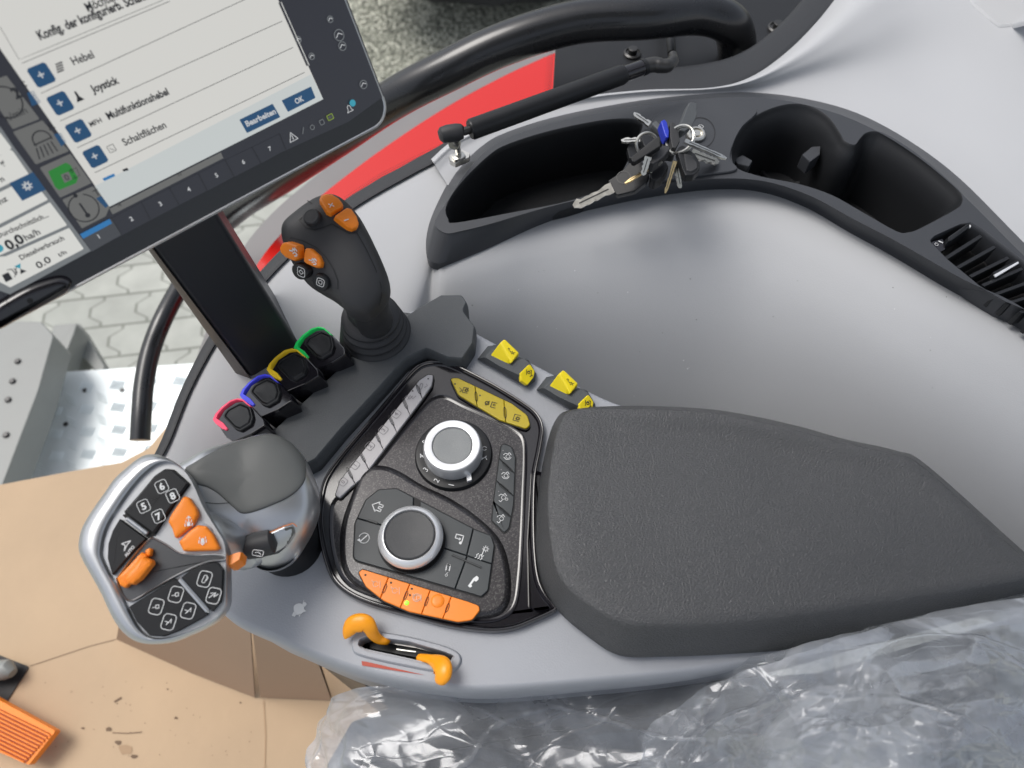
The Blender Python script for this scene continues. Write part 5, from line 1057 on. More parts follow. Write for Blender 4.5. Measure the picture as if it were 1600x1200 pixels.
# ------------------------------------------------------------------ touch screen monitor
un = Vector((2453, 2170, -110)).normalized(); vn = Vector((574, -692, -1762)); vn = (vn - un * vn.dot(un)).normalized(); nn = un.cross(vn).normalized()
corner = P(607, 195, .16); sp = Plane(corner, nn); SU, SV = un, -vn
if sp.n.dot(CAM - corner) < 0: pass
mo = thing('touch_monitor', P(200, 380, 0), 'touch screen monitor showing a German settings dialog above tabs numbered 1 to 7', 'monitor')
def hs(x, y): return sp.hit(x, y)[0]
br = hs(612, 186); bl = hs(0, 520)
# monitor rectangle in metres along (SU, SV) from the lower right corner
def loc(u, v, h=0): return br + SU * u + SV * v + sp.n * h
W_ = .34; H_ = .235; rc = .012
def rr_out(ins, h):
    o = []; x0, x1, y0, y1 = -W_ + ins, -ins, ins, H_ - ins; r = max(.002, rc - ins)
    for cx, cy, a in ((x1 - r, y1 - r, 0), (x0 + r, y1 - r, 90), (x0 + r, y0 + r, 180), (x1 - r, y0 + r, 270)):
        for k in range(9): an = math.radians(a + 90 * k / 8); o.append(loc(cx + r * math.cos(an), cy + r * math.sin(an), h))
    return o
mb = MB(); loft(mb, [rr_out(.03, -.03), rr_out(.006, -.022), rr_out(.0, -.008), rr_out(0, -.0015)], 'black', cap_top=False, cap_bot=True); mb.build('housing', mo)
mb = MB(); loft(mb, [rr_out(-.0002, -.0018), rr_out(-.0006, -.0008), rr_out(-.0004, .0004), rr_out(.0006, .0008), rr_out(.0012, .0003)], 'silver', cap_top=False); mb.build('silver_edge', mo)
glass = mat('screen_glass', (0.01, 0.01, 0.012), 0.05, spec=0.6)
mb = MB(); loft(mb, [rr_out(.0010, .0002), rr_out(.0012, .0004)], glass); mb.build('glass_panel', mo)
sg = sp.up(.0006)
class SF:                                         # surface whose letters follow the screen axes
    pass
def sfr(x, y, ang=0):
    return sg.hit(x, y)[0]
_frame = frame
def frame(surf, cx, cy, ang):
    if isinstance(surf, ScreenPlane):
        p, n = surf.hit(cx, cy); a = math.radians(ang); u = SU * math.cos(a) + SV * math.sin(a); v = -SU * math.sin(a) + SV * math.cos(a)
        d = (CAM - p).length; return p, u, v, n, surf.s
    return _frame(surf, cx, cy, ang)
class ScreenPlane(Plane):
    s = .00036
def SPl(h): q = ScreenPlane(sp.p + sp.n * h, sp.n); return q
L0, L1, L2, L3, L4 = SPl(.0007), SPl(.0010), SPl(.0013), SPl(.0016), SPl(.0019)
# helper: UI rectangle from two px corners measured along the screen axes
def loc2(x, y):
    p = hs(x, y) - br; return p.dot(SU), p.dot(SV)
def uirect(mb, x0, y0, x1, y1, m, L, r=.0015):
    u0, v0 = loc2(x0, y0); u1, v1 = loc2(x1, y1); u0, u1 = sorted((u0, u1)); v0, v1 = sorted((v0, v1)); h = (L.p - sp.p).dot(sp.n); o = []
    r = min(r, (u1 - u0) / 2.2, (v1 - v0) / 2.2)
    for cx, cy, a in ((u1 - r, v1 - r, 0), (u0 + r, v1 - r, 90), (u0 + r, v0 + r, 180), (u1 - r, v0 + r, 270)):
        for k in range(4): an = math.radians(a + 30 * k); o.append(loc(cx + r * math.cos(an), cy + r * math.sin(an), h))
    mb.add(o, [list(range(len(o)))], m)
mb = MB(); u_, v_ = loc2(168, 323); print('dialog lower left', u_, v_, 'lower right', loc2(505, 155), 'right top', loc2(437, 3), 'left top', loc2(0, 78), 'tabs', loc2(155, 372), loc2(420, 245), 'px', loc2(0, 519))
# active display area
A0 = loc2(20, 455); 
ppoly(mb, [(-60, 520), (14, 459), (142, 393), (420, 247), (545, 190), (600, 150), (520, -60), (-60, -80)], L0.up(-.0001), 'ui_dark', 0)
scr = mb.build('display', mo)
mb = MB(); ppoly(mb, [(-10, 225), (0, 197), (22, 230), (142, 392), (16, 460), (-40, 440)], L1, 'ui_bar', 0)
for q in ([(-30, 215), (0, 207), (18, 231), (13, 237), (-30, 256)], [(-30, 262), (15, 234), (20, 236), (45, 272), (-30, 308)], [(-30, 315), (47, 277), (75, 312), (-30, 365)], [(-30, 372), (78, 316), (105, 352), (-30, 412)], [(-30, 418), (108, 356), (131, 389), (16, 449), (-2, 440), (-30, 400)]):
    ppoly(mb, fil(q, 2), L2, 'ui_white', 0)
mb.build('left_column', scr)
mb = MB()
for q in ([(-10, 125), (10, 118), (62, 186), (20, 202), (-8, 160)], [(20, 206), (66, 188), (108, 236), (56, 257)], [(62, 262), (110, 240), (143, 286), (94, 309)], [(97, 312), (145, 291), (172, 322), (165, 338), (128, 357)]):
    ppoly(mb, fil(q, 2), L1, 'ui_dim', 0)
ppoly(mb, fil([(75, 268), (103, 254), (110, 258), (122, 278), (119, 286), (92, 297), (86, 292)], 2), L2, 'ui_green', 0)
ppoly(mb, [(95, 273), (107, 268), (113, 280), (101, 286)], L3, 'ui_dim', 0); text(mb, '0', L4, 104, 277, 7, 0, 'ui_black'); text(mb, '0', L4, 112, 267, 5, 0, 'ui_black'); text(mb, '1', L4, 117, 277, 5, 0, 'ui_black'); pline(mb, [(107, 268), (119, 262), (125, 274), (113, 280)], L3, 'ui_black', .8, 0)
stroke(mb, circ(1, 20, -20, 200), L2, 66, 218, 10, 0, 'ui_black', 1.4); stroke(mb, [(-1, 0), (1, 0)], L2, 66, 221, 10, 0, 'ui_black', 1.4)
for k in range(5): stroke(mb, [(-1.0 + k * .45, -.3), (-1.4 + k * .55, -1.5)], L2, 67, 222, 10, 0, 'ui_black', 1.3)
stroke(mb, circ(1, 24, 100, 420), L2, 131, 325, 17, 0, 'ui_black', 1.3); stroke(mb, [(0, .5), (0, -.5)], L2, 130, 326, 14, 0, 'ui_black', 2.4); poly(mb, circ(.18, 10, 0, 360, 0, -.55)[:-1], L2, 130, 326, 17, 0, 'ui_black', 0); poly(mb, circ(.15, 10, 0, 360, 0, 1.0)[:-1], L2, 131, 325, 17, 0, 'ui_black', 0)
stroke(mb, circ(1, 24), L2, 8, 160, 17, 0, 'ui_black', 1.4)
text(mb, '2', L2, 25, 145, 12, 0, 'ui_black', bold=.02); text(mb, 'n/min', L2, 24, 178, 8, 0, 'ui_black'); text(mb, 'c', L2, 36, 129, 9, 0, 'ui_black'); text(mb, 'A', L2, 79, 197, 8, 0, 'ui_black'); text(mb, 'T', L2, 151, 301, 8, 0, 'ui_black')
for q in ([(84, 210), (95, 207), (104, 222), (96, 229)], [(150, 310), (158, 306), (170, 321), (165, 325)], [(42, 145), (52, 141), (64, 160), (50, 166)]): ppoly(mb, q, L2, 'ui_blue', 0)
mb.build('icon_column', scr)
mb = MB(); DG = [(-120, -60), (0, 76), (171, 323), (505, 155), (437, 5), (380, -120), (-100, -160)]
ppoly(mb, [(-90, -55), (0, 76), (171, 323), (505, 155), (437, 5), (400, -80), (200, -200)], L2, 'ui_page', 0)
ppoly(mb, [(148, 291), (486, 116), (505, 155), (171, 323)], L2.up(.0001), 'ui_foot', 0)
for a, b in (((34, 98), (260, 10)), ((64, 145), (441, 32)), ((94, 188), (458, 74)), ((121, 231), (476, 113)), ((148, 270), (300, 198))):
    pass
for a, b in (((34, 99), (265, 2)), ((64, 146), (424, -20)), ((94, 189), (441, 33)), ((121, 231), (458, 74)), ((148, 270), (476, 113))): pline(mb, [a, b], L3, 'ui_line', 1.0, 0)
pline(mb, [(0, 42), (30, 93), (62, 80), (255, 0)], L3, 'ui_line', .8, 0); pline(mb, [(436, 4), (480, 103)], L4, 'ui_dark', 2.2, 0); pline(mb, [(439, 3), (483, 102)], L4, 'ui_white', 1.2, 0)
def T_(s, x0, y0, x1, y1, hpx, m='ui_black', L=L3, b=.0, w=0):
    """word from baseline-centre px (x0,y0) to (x1,y1)"""
    p0, p1 = L.hit(x0, y0)[0], L.hit(x1, y1)[0]; w__ = (p1 - p0).length; vs, fs, xa, xb, ya, yb = glyphs(s, b + .02); k = w__ / (xb - xa); kk = hpx * ScreenPlane.s / .7
    d = (p1 - p0).normalized(); v = SV
    mb.add([p0 + d * (x - xa) * k + v * (y - .35) * kk + L.n * .0 for x, y, z in vs], fs, m)
ScreenPlane.s = (hs(301, 199) - hs(300, 199)).length * 1.0
T_('Hebel', 112, 96, 145, 84, 10.5); T_('Joystick', 142, 140, 184, 124, 10.5, b=.015); T_('Multifunktionshebel', 167, 182, 262, 142, 10.5, b=.012); T_('Schaltflächen', 192, 223, 258, 194, 10.5); T_('MFH', 140, 195, 158, 187, 7)
T_('Konfig. der konfigurierb. Schaltfl.', 59, 56, 232, -10, 11.5, b=.015); T_('Möchten Sie', 134, 12, 200, -16, 11.5)
for x, y in ((64, 117), (93.5, 161), (121.5, 204), (148, 244)):
    u0, v0 = loc2(x, y); hh_ = .0040; h_ = (L3.p - sp.p).dot(sp.n); mb.add([loc(u0 + a * hh_, v0 + b * hh_, h_) for a, b in ((1, .8), (.8, 1), (-.8, 1), (-1, .8), (-1, -.8), (-.8, -1), (.8, -1), (1, -.8))], [list(range(8))], 'ui_blue')
    stroke(mb, [(-1, 0), (1, 0)], L4, x, y, 4, 0, 'ui_txt', 1.9, 0); stroke(mb, [(0, -1), (0, 1)], L4, x, y, 4, 0, 'ui_txt', 1.9, 0)
ppoly(mb, [(160, 279), (178, 271), (180, 275), (163, 283)], L3, 'ui_bright', 0); ppoly(mb, [(191, 265), (199, 262), (201, 266), (193, 268)], L3, 'ui_black', 0)
for k in range(4): stroke(mb, [(-1, 0), (1, 0)], L3, 92 + k * .9, 99 + k * 4, 4.5, 0, 'ui_line', 2.2, 0)
poly(mb, [(-.2, 1.2), (.2, 1.2), (.3, 0), (.9, -1), (-.9, -1), (-.3, 0)], L3, 122, 151, 6.5, 0, 'ui_black', 0)
stroke(mb, rsq(.2, 1), L3, 174, 232, 5, 0, 'ui_line', .9, closed=True); stroke(mb, [(-.5, .3), (0, -.3), (.5, -.5)], L3, 174, 232, 5, 0, 'ui_line', .9)
def btn(q, m='ui_blue'): ppoly(mb, fil(q, 1.5), L3, m, 0)
btn([(374, 187), (426, 162), (438, 183), (386, 208)]); btn([(440, 157), (486, 135), (493, 153), (450, 175)])
T_('Bearbeiten', 384, 194, 430, 173, 9, 'ui_txt', L4, .01); T_('OK', 461, 159, 474, 153, 8.5, 'ui_txt', L4, .01)
mb.build('dialog_window', scr)
mb = MB()
ppoly(mb, [(171, 326), (345, 238), (349, 247), (176, 335)], L1, 'ui_dim', 0); text(mb, '18', L2, 186, 320, 5, 0, 'ui_black'); text(mb, '32', L2, 280, 272, 5, 0, 'ui_black')
tabs = [(125, 368), (174, 341), (221, 316), (265, 294), (310, 271), (352, 250), (394, 230), (437, 209)]
low = [(143, 393), (190, 367), (235, 343), (280, 320), (324, 298), (366, 276), (408, 255), (447, 234)]
for k in range(7):
    (x0, y0), (x1, y1) = tabs[k], tabs[k + 1]; (a0, b0), (a1, b1) = low[k], low[k + 1]
    ppoly(mb, [(x0 + .6, y0), (x1 - .6, y1 + .3), (a1 - .6, b1), (a0 + .6, b0)], L1, ui('screen_tab', (0.075, 0.08, 0.09)) if k == 0 else 'ui_dark', 0)
    pline(mb, [(x1, y1), (a1, b1)], L2, 'ui_black', 1.2, 0); text(mb, str(k + 1), L3, (x0 + x1 + a0 + a1) / 4 - (0 if k else 4), (y0 + y1 + b0 + b1) / 4 + (0 if k else 2), 7, 0, 'ui_txt', bold=.02)
ppoly(mb, [(125, 366), (171, 342), (175, 349), (130, 373)], L3, 'ui_bright', 0)
mb.build('tab_bar', scr)
mb = MB()
stroke(mb, [(-1, -.8), (0, 1), (1, -.8)], L3, 457, 214, 8, 0, 'ui_txt', 1.3, 0, closed=True); stroke(mb, [(0, -.5), (0, .4)], L3, 457, 214, 8, 0, 'ui_txt', 1.5, 0)
stroke(mb, [(-.8, -.5), (.7, .6)], L3, 474, 204, 6, 20, 'ui_bar', 1.1, 0); stroke(mb, circ(.7, 12), L3, 488, 199, 5.5, 0, 'ui_bar', 1.1, 0, closed=True); stroke(mb, rsq(.3, .8), L3, 503, 191, 5, 0, 'ui_bar', 1.1, 0, closed=True)
stroke(mb, rsq(.2, 1, .8), L3, 516, 183, 5.5, 0, ui('screen_lime', (.35, .5, .05)), 1.3, 0, closed=True); text(mb, 'ISO', L3, 516, 183, 4, 0, 'ui_bar')
stroke(mb, [(-.9, -.7), (-.5, -.3), (-.4, .6), (0, .9), (.4, .6), (.5, -.3), (.9, -.7)], L3, 546, 170, 7, 0, 'ui_txt', 1.2, 0, closed=True)
poly(mb, circ(1, 16)[:-1], L4, 551, 161, 6, 0, 'ui_cyan', 0)
for x, y, r_ in ((530, 55, 9), (535, 72, 7), (568, 132, 7), (487, 88, 5), (466, 62, 5), (516, 30, 5)):
    stroke(mb, circ(1, 16), L3, x, y, r_, 0, 'ui_bar', 1.3, 0, closed=True); stroke(mb, [(-.7, -.2), (0, .4), (.7, -.1)], L3, x, y, r_, 0, 'ui_txt', 1.3, 0)
mb.build('status_icons', scr)
mb = MB(); u0, v0 = loc2(42.5, 290.5); h_ = (L3.p - sp.p).dot(sp.n); mb.add([loc(u0 + a * .0052, v0 + b * .0042, h_) for a, b in ((1, 1), (-1, 1), (-1, -1), (1, -1))], [[0, 1, 2, 3]], 'ui_blue'); stroke(mb, circ(.5, 12), L4, 42.5, 290.5, 6.5, 0, 'ui_txt', 2.2, 0, closed=True)
for k in range(8): a = k * .785; stroke(mb, [(math.cos(a) * .7, math.sin(a) * .7), (math.cos(a), math.sin(a))], L4, 42.5, 290.5, 6.5, 0, 'ui_txt', 1.8, 0)
T_('Durchschnittlich...', -5, 369, 74, 335, 7.5); T_('0,0', 9, 385, 35, 371, 14, b=.02); T_('ha/h', 38, 372, 61, 361, 9.5); T_('Dieselverbrauch', 31, 403, 99, 371, 7.5); T_('0.0', 57, 416, 78, 404, 10); T_('l/h', 92, 399, 103, 393, 6)
T_('nz', -2, 316, 10, 309, 8); T_('n', 0, 281, 5, 278, 8); T_('g', 0, 256, 6, 252, 8)
ppoly(mb, [(3, 430), (13, 425), (20, 436), (9, 441)], L3, 'ui_black', 0); stroke(mb, [(-.3, .8), (.4, .5), (.4, -.7), (.8, -.4), (.8, .5)], L3, 18, 426, 8, 0, 'ui_black', 1.3, 0); pline(mb, [(23, 433), (26, 415)], L3, 'ui_black', 1.2, 0)
poly(mb, [(-.7, 1), (.7, 1), (0, 0)], L3, 32, 420, 7, 0, 'ui_cyan', 0); poly(mb, [(-.7, -1), (.7, -1), (0, 0)], L3, 32, 420, 7, 0, 'ui_black', 0); poly(mb, circ(1, 14)[:-1], L3, -2, 388, 6, 0, 'ui_cyan', 0)
mb.build('column_text', scr)
# reflection at the lower left of the monitor frame, built as a raised shape
mb = MB(); slab(mb, spl([(-30, 520), (-14, 480), (10, 462), (45, 444), (85, 431), (104, 432), (112, 440), (104, 456), (70, 476), (30, 497), (0, 513)], 5), sp, [(0, 0), (0, .001), (2, .0026), (5, .004), (9, .0048), (13, .005)], 'gloss'); ko = mb.build('bezel_reflection', mo)
mb = MB(); lathe(mb, sp.up(.005).hit(47, 470)[0], sp.n, [(.0014, -.003), (.0012, 0.0003)], 'seam', seg=12); pline(mb, [(8, 466), (16, 482), (18, 500)], sp.up(.005), 'seam', 1.0, 0); mb.build('reflection_mark', ko)
# post
mb = MB(); q1 = [P(236, 392, .125), P(250, 386, .13), P(345, 338, .13), P(352, 352, .11)]
top = [P(206, 346, .15), P(313, 290, .15), P(320, 285, .09), P(212, 340, .09)]; bot = [P(404, 606, -.02), P(478, 556, -.02), P(485, 550, -.06), P(396, 600, -.06)]
def bx8(mb, top, bot, m, r=.0):
    hexa(mb, bot, top, m)
bx8(mb, top, bot, 'postgrey')
po = mb.build('support_post', mo)
bev = po.modifiers.new('bev', 'BEVEL'); bev.width = .0025; bev.segments = 3; po.modifiers.move(1, 0)
mb = MB(); o4_ = [P(243, 404, .117), P(250, 398, .119)]; hexa(mb, [P(383, 604, -.022), P(404, 608, -.0195), P(404, 606, -.03), P(383, 600, -.03)], [P(200, 346, .1485), P(207, 347, .1503), P(212, 342, .14), P(200, 342, .14)], mat('brown_edge', (.085, .07, .06), .5)); mb.build('post_edge', mo)

# ------------------------------------------------------------------ bunch of keys
kr = thing('key_bunch', P(1040, 240, .02), 'bunch of black headed metal keys on rings hanging from the ignition lock', 'keys')
K_ = lambda q: [(x / 5.714 + 880, y / 5.714 + 140) + tuple(k / 4.0 for k in r) for x, y, *r in q]
def khead(q, z, th, m='black', nrm=(0, 0, 1), r=2.5, lab=None, nm='key_head'):
    mb = MB(); s_ = Plane(P(*K_([q[0][:2]])[0][:2], z), nrm); slab(mb, fil(K_(q), 1, 4), s_, [(1, -th), (0, -th + .001), (0, -.001), (.6, -.0003), (1.6, 0)], m)
    o = mb.build(nm, kr); 
    if lab: o['label'] = lab
    return s_
def kblade(a, b, w0, z0, z1, m='steel', teeth=True, nrm=(0, 0, 1), th=.0016):
    A, B = Vector(K_([a])[0]), Vector(K_([b])[0]); d = (B - A); L = d.length; d.normalize(); n_ = Vector((-d.y, d.x)); w0 = w0 / 5.714 / 2; up_e = []; lo_e = []
    rng_ = random.Random(int(L * 100)); N = 14
    for k in range(N + 1):
        t_ = k / N; j = (rng_.uniform(-.45, .0) * w0 if teeth and 2 < k < N else 0); j2 = (rng_.uniform(-.3, .0) * w0 if teeth and 2 < k < N else 0); e = 1 if k < N - 1 else (.75 if k == N - 1 else .3)
        up_e.append(A + d * L * t_ + n_ * (w0 + j) * e); lo_e.append(A + d * L * t_ - n_ * (w0 + j2) * e)
    o = up_e + lo_e[::-1]; p0, p1 = P(*A, z0), P(*B, z1); dir_ = (p1 - p0).normalized(); side = dir_.cross(Vector(nrm)).normalized(); n3 = side.cross(dir_)
    s_ = Plane(p0, n3); mb = MB(); slab(mb, [tuple(x) for x in o], s_, [(0, -th), (0, 0)], m); pline(mb, [tuple(A + d * L * .1), tuple(B - d * L * .15)], s_, 'bolt', max(.6, w0 * .25), .0002); mb.build('key_blade', kr)
# big key at the left
kblade((440, 872), (90, 1040), 95, .045, .036, nrm=(.25, -.35, 1))
khead([(398, 812, 10), (520, 730, 10), (590, 650, 20), (700, 640), (770, 760, 20), (740, 830, 20), (640, 905), (480, 945, 16), (460, 920, 8)], .046, .007, nrm=(-.2, -.4, 1), lab='large black key head with embossed circle')
mb = MB(); s_ = Plane(P(*K_([(398, 812)])[0], .046), (-.2, -.4, 1)); pts = [(540 + 62 * math.cos(a * .3), 785 + 55 * math.sin(a * .3)) for a in range(21)]; pline(mb, K_(pts), s_, 'bolt', .9, .0004, closed=True); mb.build('embossed_circle', kr)
kblade((775, 305), (630, 205), 48, .052, .050); kblade((700, 440), (518, 452), 44, .050, .046)
khead([(570, 520, 12), (600, 465, 20), (650, 455, 12), (700, 480, 12), (680, 640, 12), (590, 610, 16)], .044, .006)
khead([(690, 410, 20), (715, 350, 24), (780, 330, 30), (850, 345, 30), (890, 410, 24), (870, 500, 24), (800, 540, 24), (720, 500, 24)], .054, .008)
khead([(785, 300, 10), (830, 270, 10), (900, 345, 10), (905, 400, 10), (860, 370, 8)], .058, .006, 'softblack')
khead([(955, 300, 14), (975, 280, 14), (1000, 295, 14), (1035, 380), (1045, 460, 20), (1010, 525, 14), (975, 520, 14), (955, 420)], .066, .010, 'blackmatt', nrm=(.1, -.2, 1))
khead([(870, 280, 10), (905, 260, 12), (930, 290, 10), (948, 370), (945, 425, 10), (920, 430, 10), (900, 380)], .067, .010, 'blue', lab='blue plastic key head', nrm=(.1, -.2, 1))
khead([(890, 400, 14), (950, 400, 14), (1010, 500, 14), (1000, 560, 14), (930, 550, 14), (880, 500, 14)], .056, .010, 'black')
khead([(1040, 320, 10), (1125, 115, 10), (1150, 105, 8), (1195, 118, 8), (1200, 225, 8), (1150, 330, 10), (1085, 375, 12), (1045, 360, 10)], .062, .008, 'softblack', nrm=(.3, -.1, 1), lab='grey rectangular key fob')
khead([(600, 605, 8), (815, 430, 8), (850, 412, 8), (868, 420, 8), (870, 505, 8), (640, 650, 8), (615, 645, 8)], .070, .007, 'black', nrm=(-.1, -.4, 1))
khead([(760, 620, 14), (880, 500, 16), (935, 490, 16), (960, 520, 14), (900, 600), (810, 660, 16), (770, 655, 14)], .066, .009, 'blackmatt')
khead([(780, 740, 20), (860, 640, 20), (920, 640, 20), (945, 690, 20), (890, 780, 20), (820, 812, 20), (780, 790, 16)], .052, .010, 'black')
khead([(1015, 540, 14), (1040, 500, 20), (1075, 495, 14), (1180, 570, 16), (1222, 650, 16), (1220, 710, 16), (1170, 760, 20), (1090, 765, 16), (1060, 700)], .060, .007, 'black')
khead([(1075, 560, 10), (1160, 590, 14), (1200, 650, 14), (1200, 700, 14), (1150, 730, 14), (1100, 720, 12), (1085, 640)], .0612, .002, 'blackmatt')
kblade((760, 600), (710, 765), 62, .072, .060); kblade((860, 640), (550, 835), 26, .062, .055, 'brass'); kblade((870, 630), (750, 745), 22, .064, .05)
kblade((1000, 640), (910, 925), 36, .060, .040, 'brass'); kblade((1005, 640), (1050, 880), 40, .058, .040); kblade((1090, 452), (1460, 612), 34, .074, .062)
kblade((1150, 560), (1390, 650), 70, .04, .024, teeth=True); 
def ring(cx, cy, r, z, nrm):
    cx, cy = K_([(cx, cy)])[0]; c_ = P(cx, cy, z); n_ = Vector(nrm).normalized(); u_ = n_.cross(Vector((0, 0, 1)) if abs(n_.z) < .9 else Vector((1, 0, 0))).normalized(); w_ = n_.cross(u_); pts = [c_ + (u_ * math.cos(a * math.pi / 16) + w_ * math.sin(a * math.pi / 16)) * r for a in range(33)]
    mb = MB(); tube(mb, pts, .0011, 'steel', seg=8, caps=False); tube(mb, [p + n_ * .0018 for p in pts], .0009, 'steel', seg=8, caps=False); mb.build('key_ring', kr)
ring(1050, 450, .0105, .062, (-.6, -.25, .8)); ring(745, 485, .0075, .068, (.1, -.8, .7))

# ------------------------------------------------------------------ seat and crumpled plastic wrap
st_ = thing('operator_seat', P(1100, 1250, -.3), 'dark fabric operator seat under crumpled clear plastic at the bottom of the picture', 'seat')
mb = MB(); so2 = fil([(470, 1320), (500, 1190, 20), (540, 1120, 20), (640, 1085, 40), (1300, 1040, 40), (1800, 900), (2000, 1400), (1200, 1600)], 10)
slab(mb, so2, Z(-.075), [(0, -.15), (0, -.03), (6, -.012), (16, -.003), (30, 0)], 'seat'); mb.build('seat_cushion', st_)
mb = MB(); slab(mb, fil([(1080, 1300), (1120, 1200, 20), (1250, 1120, 30), (1420, 1060, 30), (1800, 930), (1900, 1400)], 10), Z(-.03), [(0, -.05), (2, -.012), (8, -.003), (16, 0)], 'seat'); mb.build('backrest', st_)
def wrapmat():
    m = bpy.data.materials.new('clear_plastic_film'); m.use_nodes = True; n = m.node_tree; L = n.links; n.nodes.clear()
    out = n.nodes.new('ShaderNodeOutputMaterial'); tr_ = n.nodes.new('ShaderNodeBsdfTransparent'); tr_.inputs[0].default_value = (.93, .94, .96, 1)
    gl = n.nodes.new('ShaderNodeBsdfGlossy'); gl.inputs['Roughness'].default_value = .15; gl.inputs[0].default_value = (.95, .97, 1, 1)
    df = n.nodes.new('ShaderNodeBsdfDiffuse'); df.inputs[0].default_value = (.72, .75, .79, 1); tl = n.nodes.new('ShaderNodeBsdfTranslucent'); tl.inputs[0].default_value = (.7, .73, .77, 1)
    lw_ = n.nodes.new('ShaderNodeLayerWeight'); lw_.inputs[0].default_value = .35
    g = n.nodes.new('ShaderNodeNewGeometry'); nz = n.nodes.new('ShaderNodeTexNoise'); nz.inputs['Scale'].default_value = 9; nz.inputs['Detail'].default_value = 6; nz.inputs['Distortion'].default_value = 1.5; L.new(g.outputs['Position'], nz.inputs['Vector'])
    b = n.nodes.new('ShaderNodeBump'); b.inputs['Strength'].default_value = .6; b.inputs['Distance'].default_value = .0012
    n2 = n.nodes.new('ShaderNodeTexNoise'); n2.inputs['Scale'].default_value = 30; n2.inputs['Detail'].default_value = 3; n2.inputs['Distortion'].default_value = 2.5; L.new(g.outputs['Position'], n2.inputs['Vector'])
    es = []
    for sc_v, wd_v, rot in ((11, .03, -.5), (22, .035, -.2), (45, .05, .5)):
        wz = n.nodes.new('ShaderNodeTexNoise'); wz.inputs['Scale'].default_value = sc_v * .35; L.new(g.outputs['Position'], wz.inputs['Vector'])
        s1_ = n.nodes.new('ShaderNodeVectorMath'); s1_.operation = 'SCALE'; s1_.inputs['Scale'].default_value = 2.2 / sc_v; L.new(wz.outputs['Color'], s1_.inputs[0])
        s2_ = n.nodes.new('ShaderNodeVectorMath'); s2_.operation = 'ADD'; L.new(g.outputs['Position'], s2_.inputs[0]); L.new(s1_.outputs[0], s2_.inputs[1])
        mp = n.nodes.new('ShaderNodeMapping'); mp.inputs['Rotation'].default_value = (0, 0, rot); mp.inputs['Scale'].default_value = (.38, 1.25, .6); L.new(s2_.outputs[0], mp.inputs['Vector'])
        vo = n.nodes.new('ShaderNodeTexVoronoi'); vo.feature = 'DISTANCE_TO_EDGE'; vo.inputs['Scale'].default_value = sc_v; L.new(mp.outputs[0], vo.inputs['Vector'])
        mr = n.nodes.new('ShaderNodeMapRange'); mr.interpolation_type = 'SMOOTHSTEP'; mr.inputs['From Max'].default_value = wd_v; mr.inputs['To Min'].default_value = 1; mr.inputs['To Max'].default_value = 0; L.new(vo.outputs['Distance'], mr.inputs['Value']); es.append(mr.outputs[0])
    def mm(op, a, b_):
        k = n.nodes.new('ShaderNodeMath'); k.operation = op
        for i, v in enumerate((a, b_)):
            if isinstance(v, (int, float)): k.inputs[i].default_value = v
            else: L.new(v, k.inputs[i])
        return k.outputs[0]
    EDGE = mm('ADD', es[0], mm('ADD', mm('MULTIPLY', es[1], .5), mm('MULTIPLY', es[2], .15))); L.new(EDGE, b.inputs['Height'])
    EDGEF = mm('MULTIPLY', mm('MULTIPLY', EDGE, .16), mm('MAXIMUM', mm('SUBTRACT', mm('MULTIPLY', n2.outputs['Fac'], 3.2), 1.2), 0.05))
    for x in (gl, df): L.new(b.outputs[0], x.inputs['Normal'])
    L.new(b.outputs[0], lw_.inputs['Normal'])
    acc = b.outputs[0]
    for sc_v, st_v, rot in ((13, .42, -.45), (30, .36, -.7), (62, .22, .2)):
        mp = n.nodes.new('ShaderNodeMapping'); mp.inputs['Rotation'].default_value = (.3, .2, rot); mp.inputs['Scale'].default_value = (.32, 1.2, .8); L.new(g.outputs['Position'], mp.inputs['Vector'])
        vo = n.nodes.new('ShaderNodeTexVoronoi'); vo.inputs['Scale'].default_value = sc_v; L.new(mp.outputs[0], vo.inputs['Vector'])
        v1 = n.nodes.new('ShaderNodeVectorMath'); v1.operation = 'SUBTRACT'; v1.inputs[1].default_value = (.5, .5, .5); L.new(vo.outputs['Color'], v1.inputs[0])
        v2 = n.nodes.new('ShaderNodeVectorMath'); v2.operation = 'SCALE'; v2.inputs['Scale'].default_value = st_v; L.new(v1.outputs[0], v2.inputs[0])
        v3 = n.nodes.new('ShaderNodeVectorMath'); v3.operation = 'ADD'; L.new(acc, v3.inputs[0]); L.new(v2.outputs[0], v3.inputs[1])
        v4 = n.nodes.new('ShaderNodeVectorMath'); v4.operation = 'NORMALIZE'; L.new(v3.outputs[0], v4.inputs[0]); acc = v4.outputs[0]
    for x in (gl, df, lw_): L.new(acc, x.inputs['Normal'])
    m1 = n.nodes.new('ShaderNodeMixShader'); m1.inputs[0].default_value = .4; L.new(df.outputs[0], m1.inputs[1]); L.new(tl.outputs[0], m1.inputs[2])
    r1 = n.nodes.new('ShaderNodeMapRange'); r1.inputs['From Min'].default_value = .38; r1.inputs['From Max'].default_value = .72; r1.inputs['To Min'].default_value = .17; r1.inputs['To Max'].default_value = .6; L.new(nz.outputs['Fac'], r1.inputs['Value'])
    m2 = n.nodes.new('ShaderNodeMixShader'); L.new(mm('ADD', r1.outputs[0], EDGEF), m2.inputs[0]); L.new(tr_.outputs[0], m2.inputs[1]); L.new(m1.outputs[0], m2.inputs[2])
    r2 = n.nodes.new('ShaderNodeMapRange'); r2.inputs['To Min'].default_value = .035; r2.inputs['To Max'].default_value = .55; L.new(lw_.outputs['Facing'], r2.inputs['Value'])
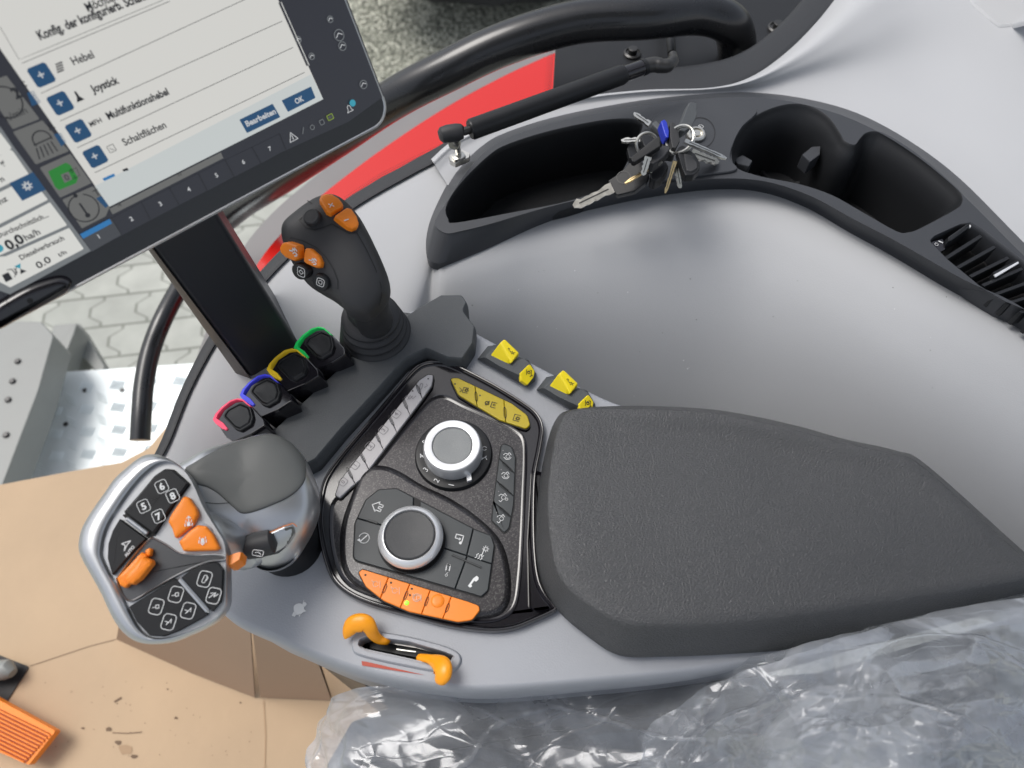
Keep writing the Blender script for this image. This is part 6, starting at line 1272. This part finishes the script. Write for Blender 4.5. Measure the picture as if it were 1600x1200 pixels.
    m3 = n.nodes.new('ShaderNodeMixShader'); L.new(r2.outputs[0], m3.inputs[0]); L.new(m2.outputs[0], m3.inputs[1]); L.new(gl.outputs[0], m3.inputs[2]); L.new(m3.outputs[0], out.inputs[0])
    return m
M['film'] = wrapmat()
RC = random.Random(11); FOLD = []
for k in range(16):
    a_ = RC.gauss(-.5, .55) + (math.pi / 2 if k % 5 == 0 else 0); FOLD.append((math.cos(a_ + math.pi / 2), math.sin(a_ + math.pi / 2), RC.uniform(45, 170) * (1 if k < 8 else .45), RC.uniform(0, 300), RC.uniform(.5, 1) * (1 if k < 8 else .38)))
def crum(x, y, s=1.0):
    """crumpled film relief in metres: many straight creases bent by a slow warp"""
    v = Vector((x, y, 0)); wv = noise.noise_vector(v * .004) * 75; X, Y = x + wv.x, y + wv.y
    h = noise.noise(v * .0045) * 1.8
    for i, (cx, cy, L_, o_, a) in enumerate(FOLD):
        q = (X * cx + Y * cy + o_) / L_; f_ = abs(q - math.floor(q) - .5) * 2; w_ = max(0, noise.noise(v * .006 + Vector((i * 7.3, 0, 0))) + .18)
        h += (f_ ** 1.3) * a * w_ * L_ / 90
    return h * .0046 * s
def film(nm, top_edge, bot_y, zf, par, nx=230, ny=110, s=1.0, seed=0):
    te = spl(top_edge, 40, closed=False); mb = MB(); vs = []; n_ = len(te)
    for i in range(nx + 1):
        k = i / nx * (n_ - 1); a = te[int(k)]; b = te[min(n_ - 1, int(k) + 1)]; f_ = k - int(k); x = a[0] + (b[0] - a[0]) * f_; y0 = a[1] + (b[1] - a[1]) * f_
        for j in range(ny + 1):
            t_ = j / ny; y = y0 + (bot_y - y0) * t_; xx = x + (noise.noise(Vector((i * .05, j * .04, seed))) * 14 if j == 0 or 1 else 0)
            z = zf(x, y, t_) + crum(x + seed * 300, y + seed * 170, s) * min(1, .3 + t_ * 5)
            vs.append(P(xx, y, z))
    fs = [[i * (ny + 1) + j, (i + 1) * (ny + 1) + j, (i + 1) * (ny + 1) + j + 1, i * (ny + 1) + j + 1] for i in range(nx) for j in range(ny)]
    mb.add(vs, fs, 'film'); return mb.build(nm, par, wn=False, sharp=180)
pw = thing('plastic_wrap', P(1000, 1200, -.06), 'crumpled transparent plastic film draped over the seat below the armrest', 'plastic film')
def zf1(x, y, t):
    k = min(1, max(0, (x - 1020) / 240)); k = k * k * (3 - 2 * k)
    return -.045 - .05 * max(0, 1 - (x - 478) / 120) ** 2 + .062 * k + .035 * math.exp(-((x - 1500) / 200) ** 2) * min(1, t * 2.5)
film('film_sheet', [(478, 1215), (488, 1165), (508, 1110), (540, 1080), (600, 1072), (700, 1078), (850, 1078), (1000, 1064), (1090, 1048), (1180, 1026), (1280, 1000), (1345, 985), (1400, 963), (1480, 940), (1560, 928), (1640, 918), (1750, 900)], 1320, zf1, pw, 560, 170, 1.2, 0)
film('film_sheet', [(985, 1215), (1010, 1150), (1060, 1100), (1130, 1062), (1220, 1030), (1300, 1004), (1400, 972), (1500, 948), (1600, 934), (1750, 915)], 1320, lambda x, y, t: zf1(x, y, t) + .012 - .02 * max(0, (1080 - x) / 100), pw, 330, 150, 1.5, 1.7)
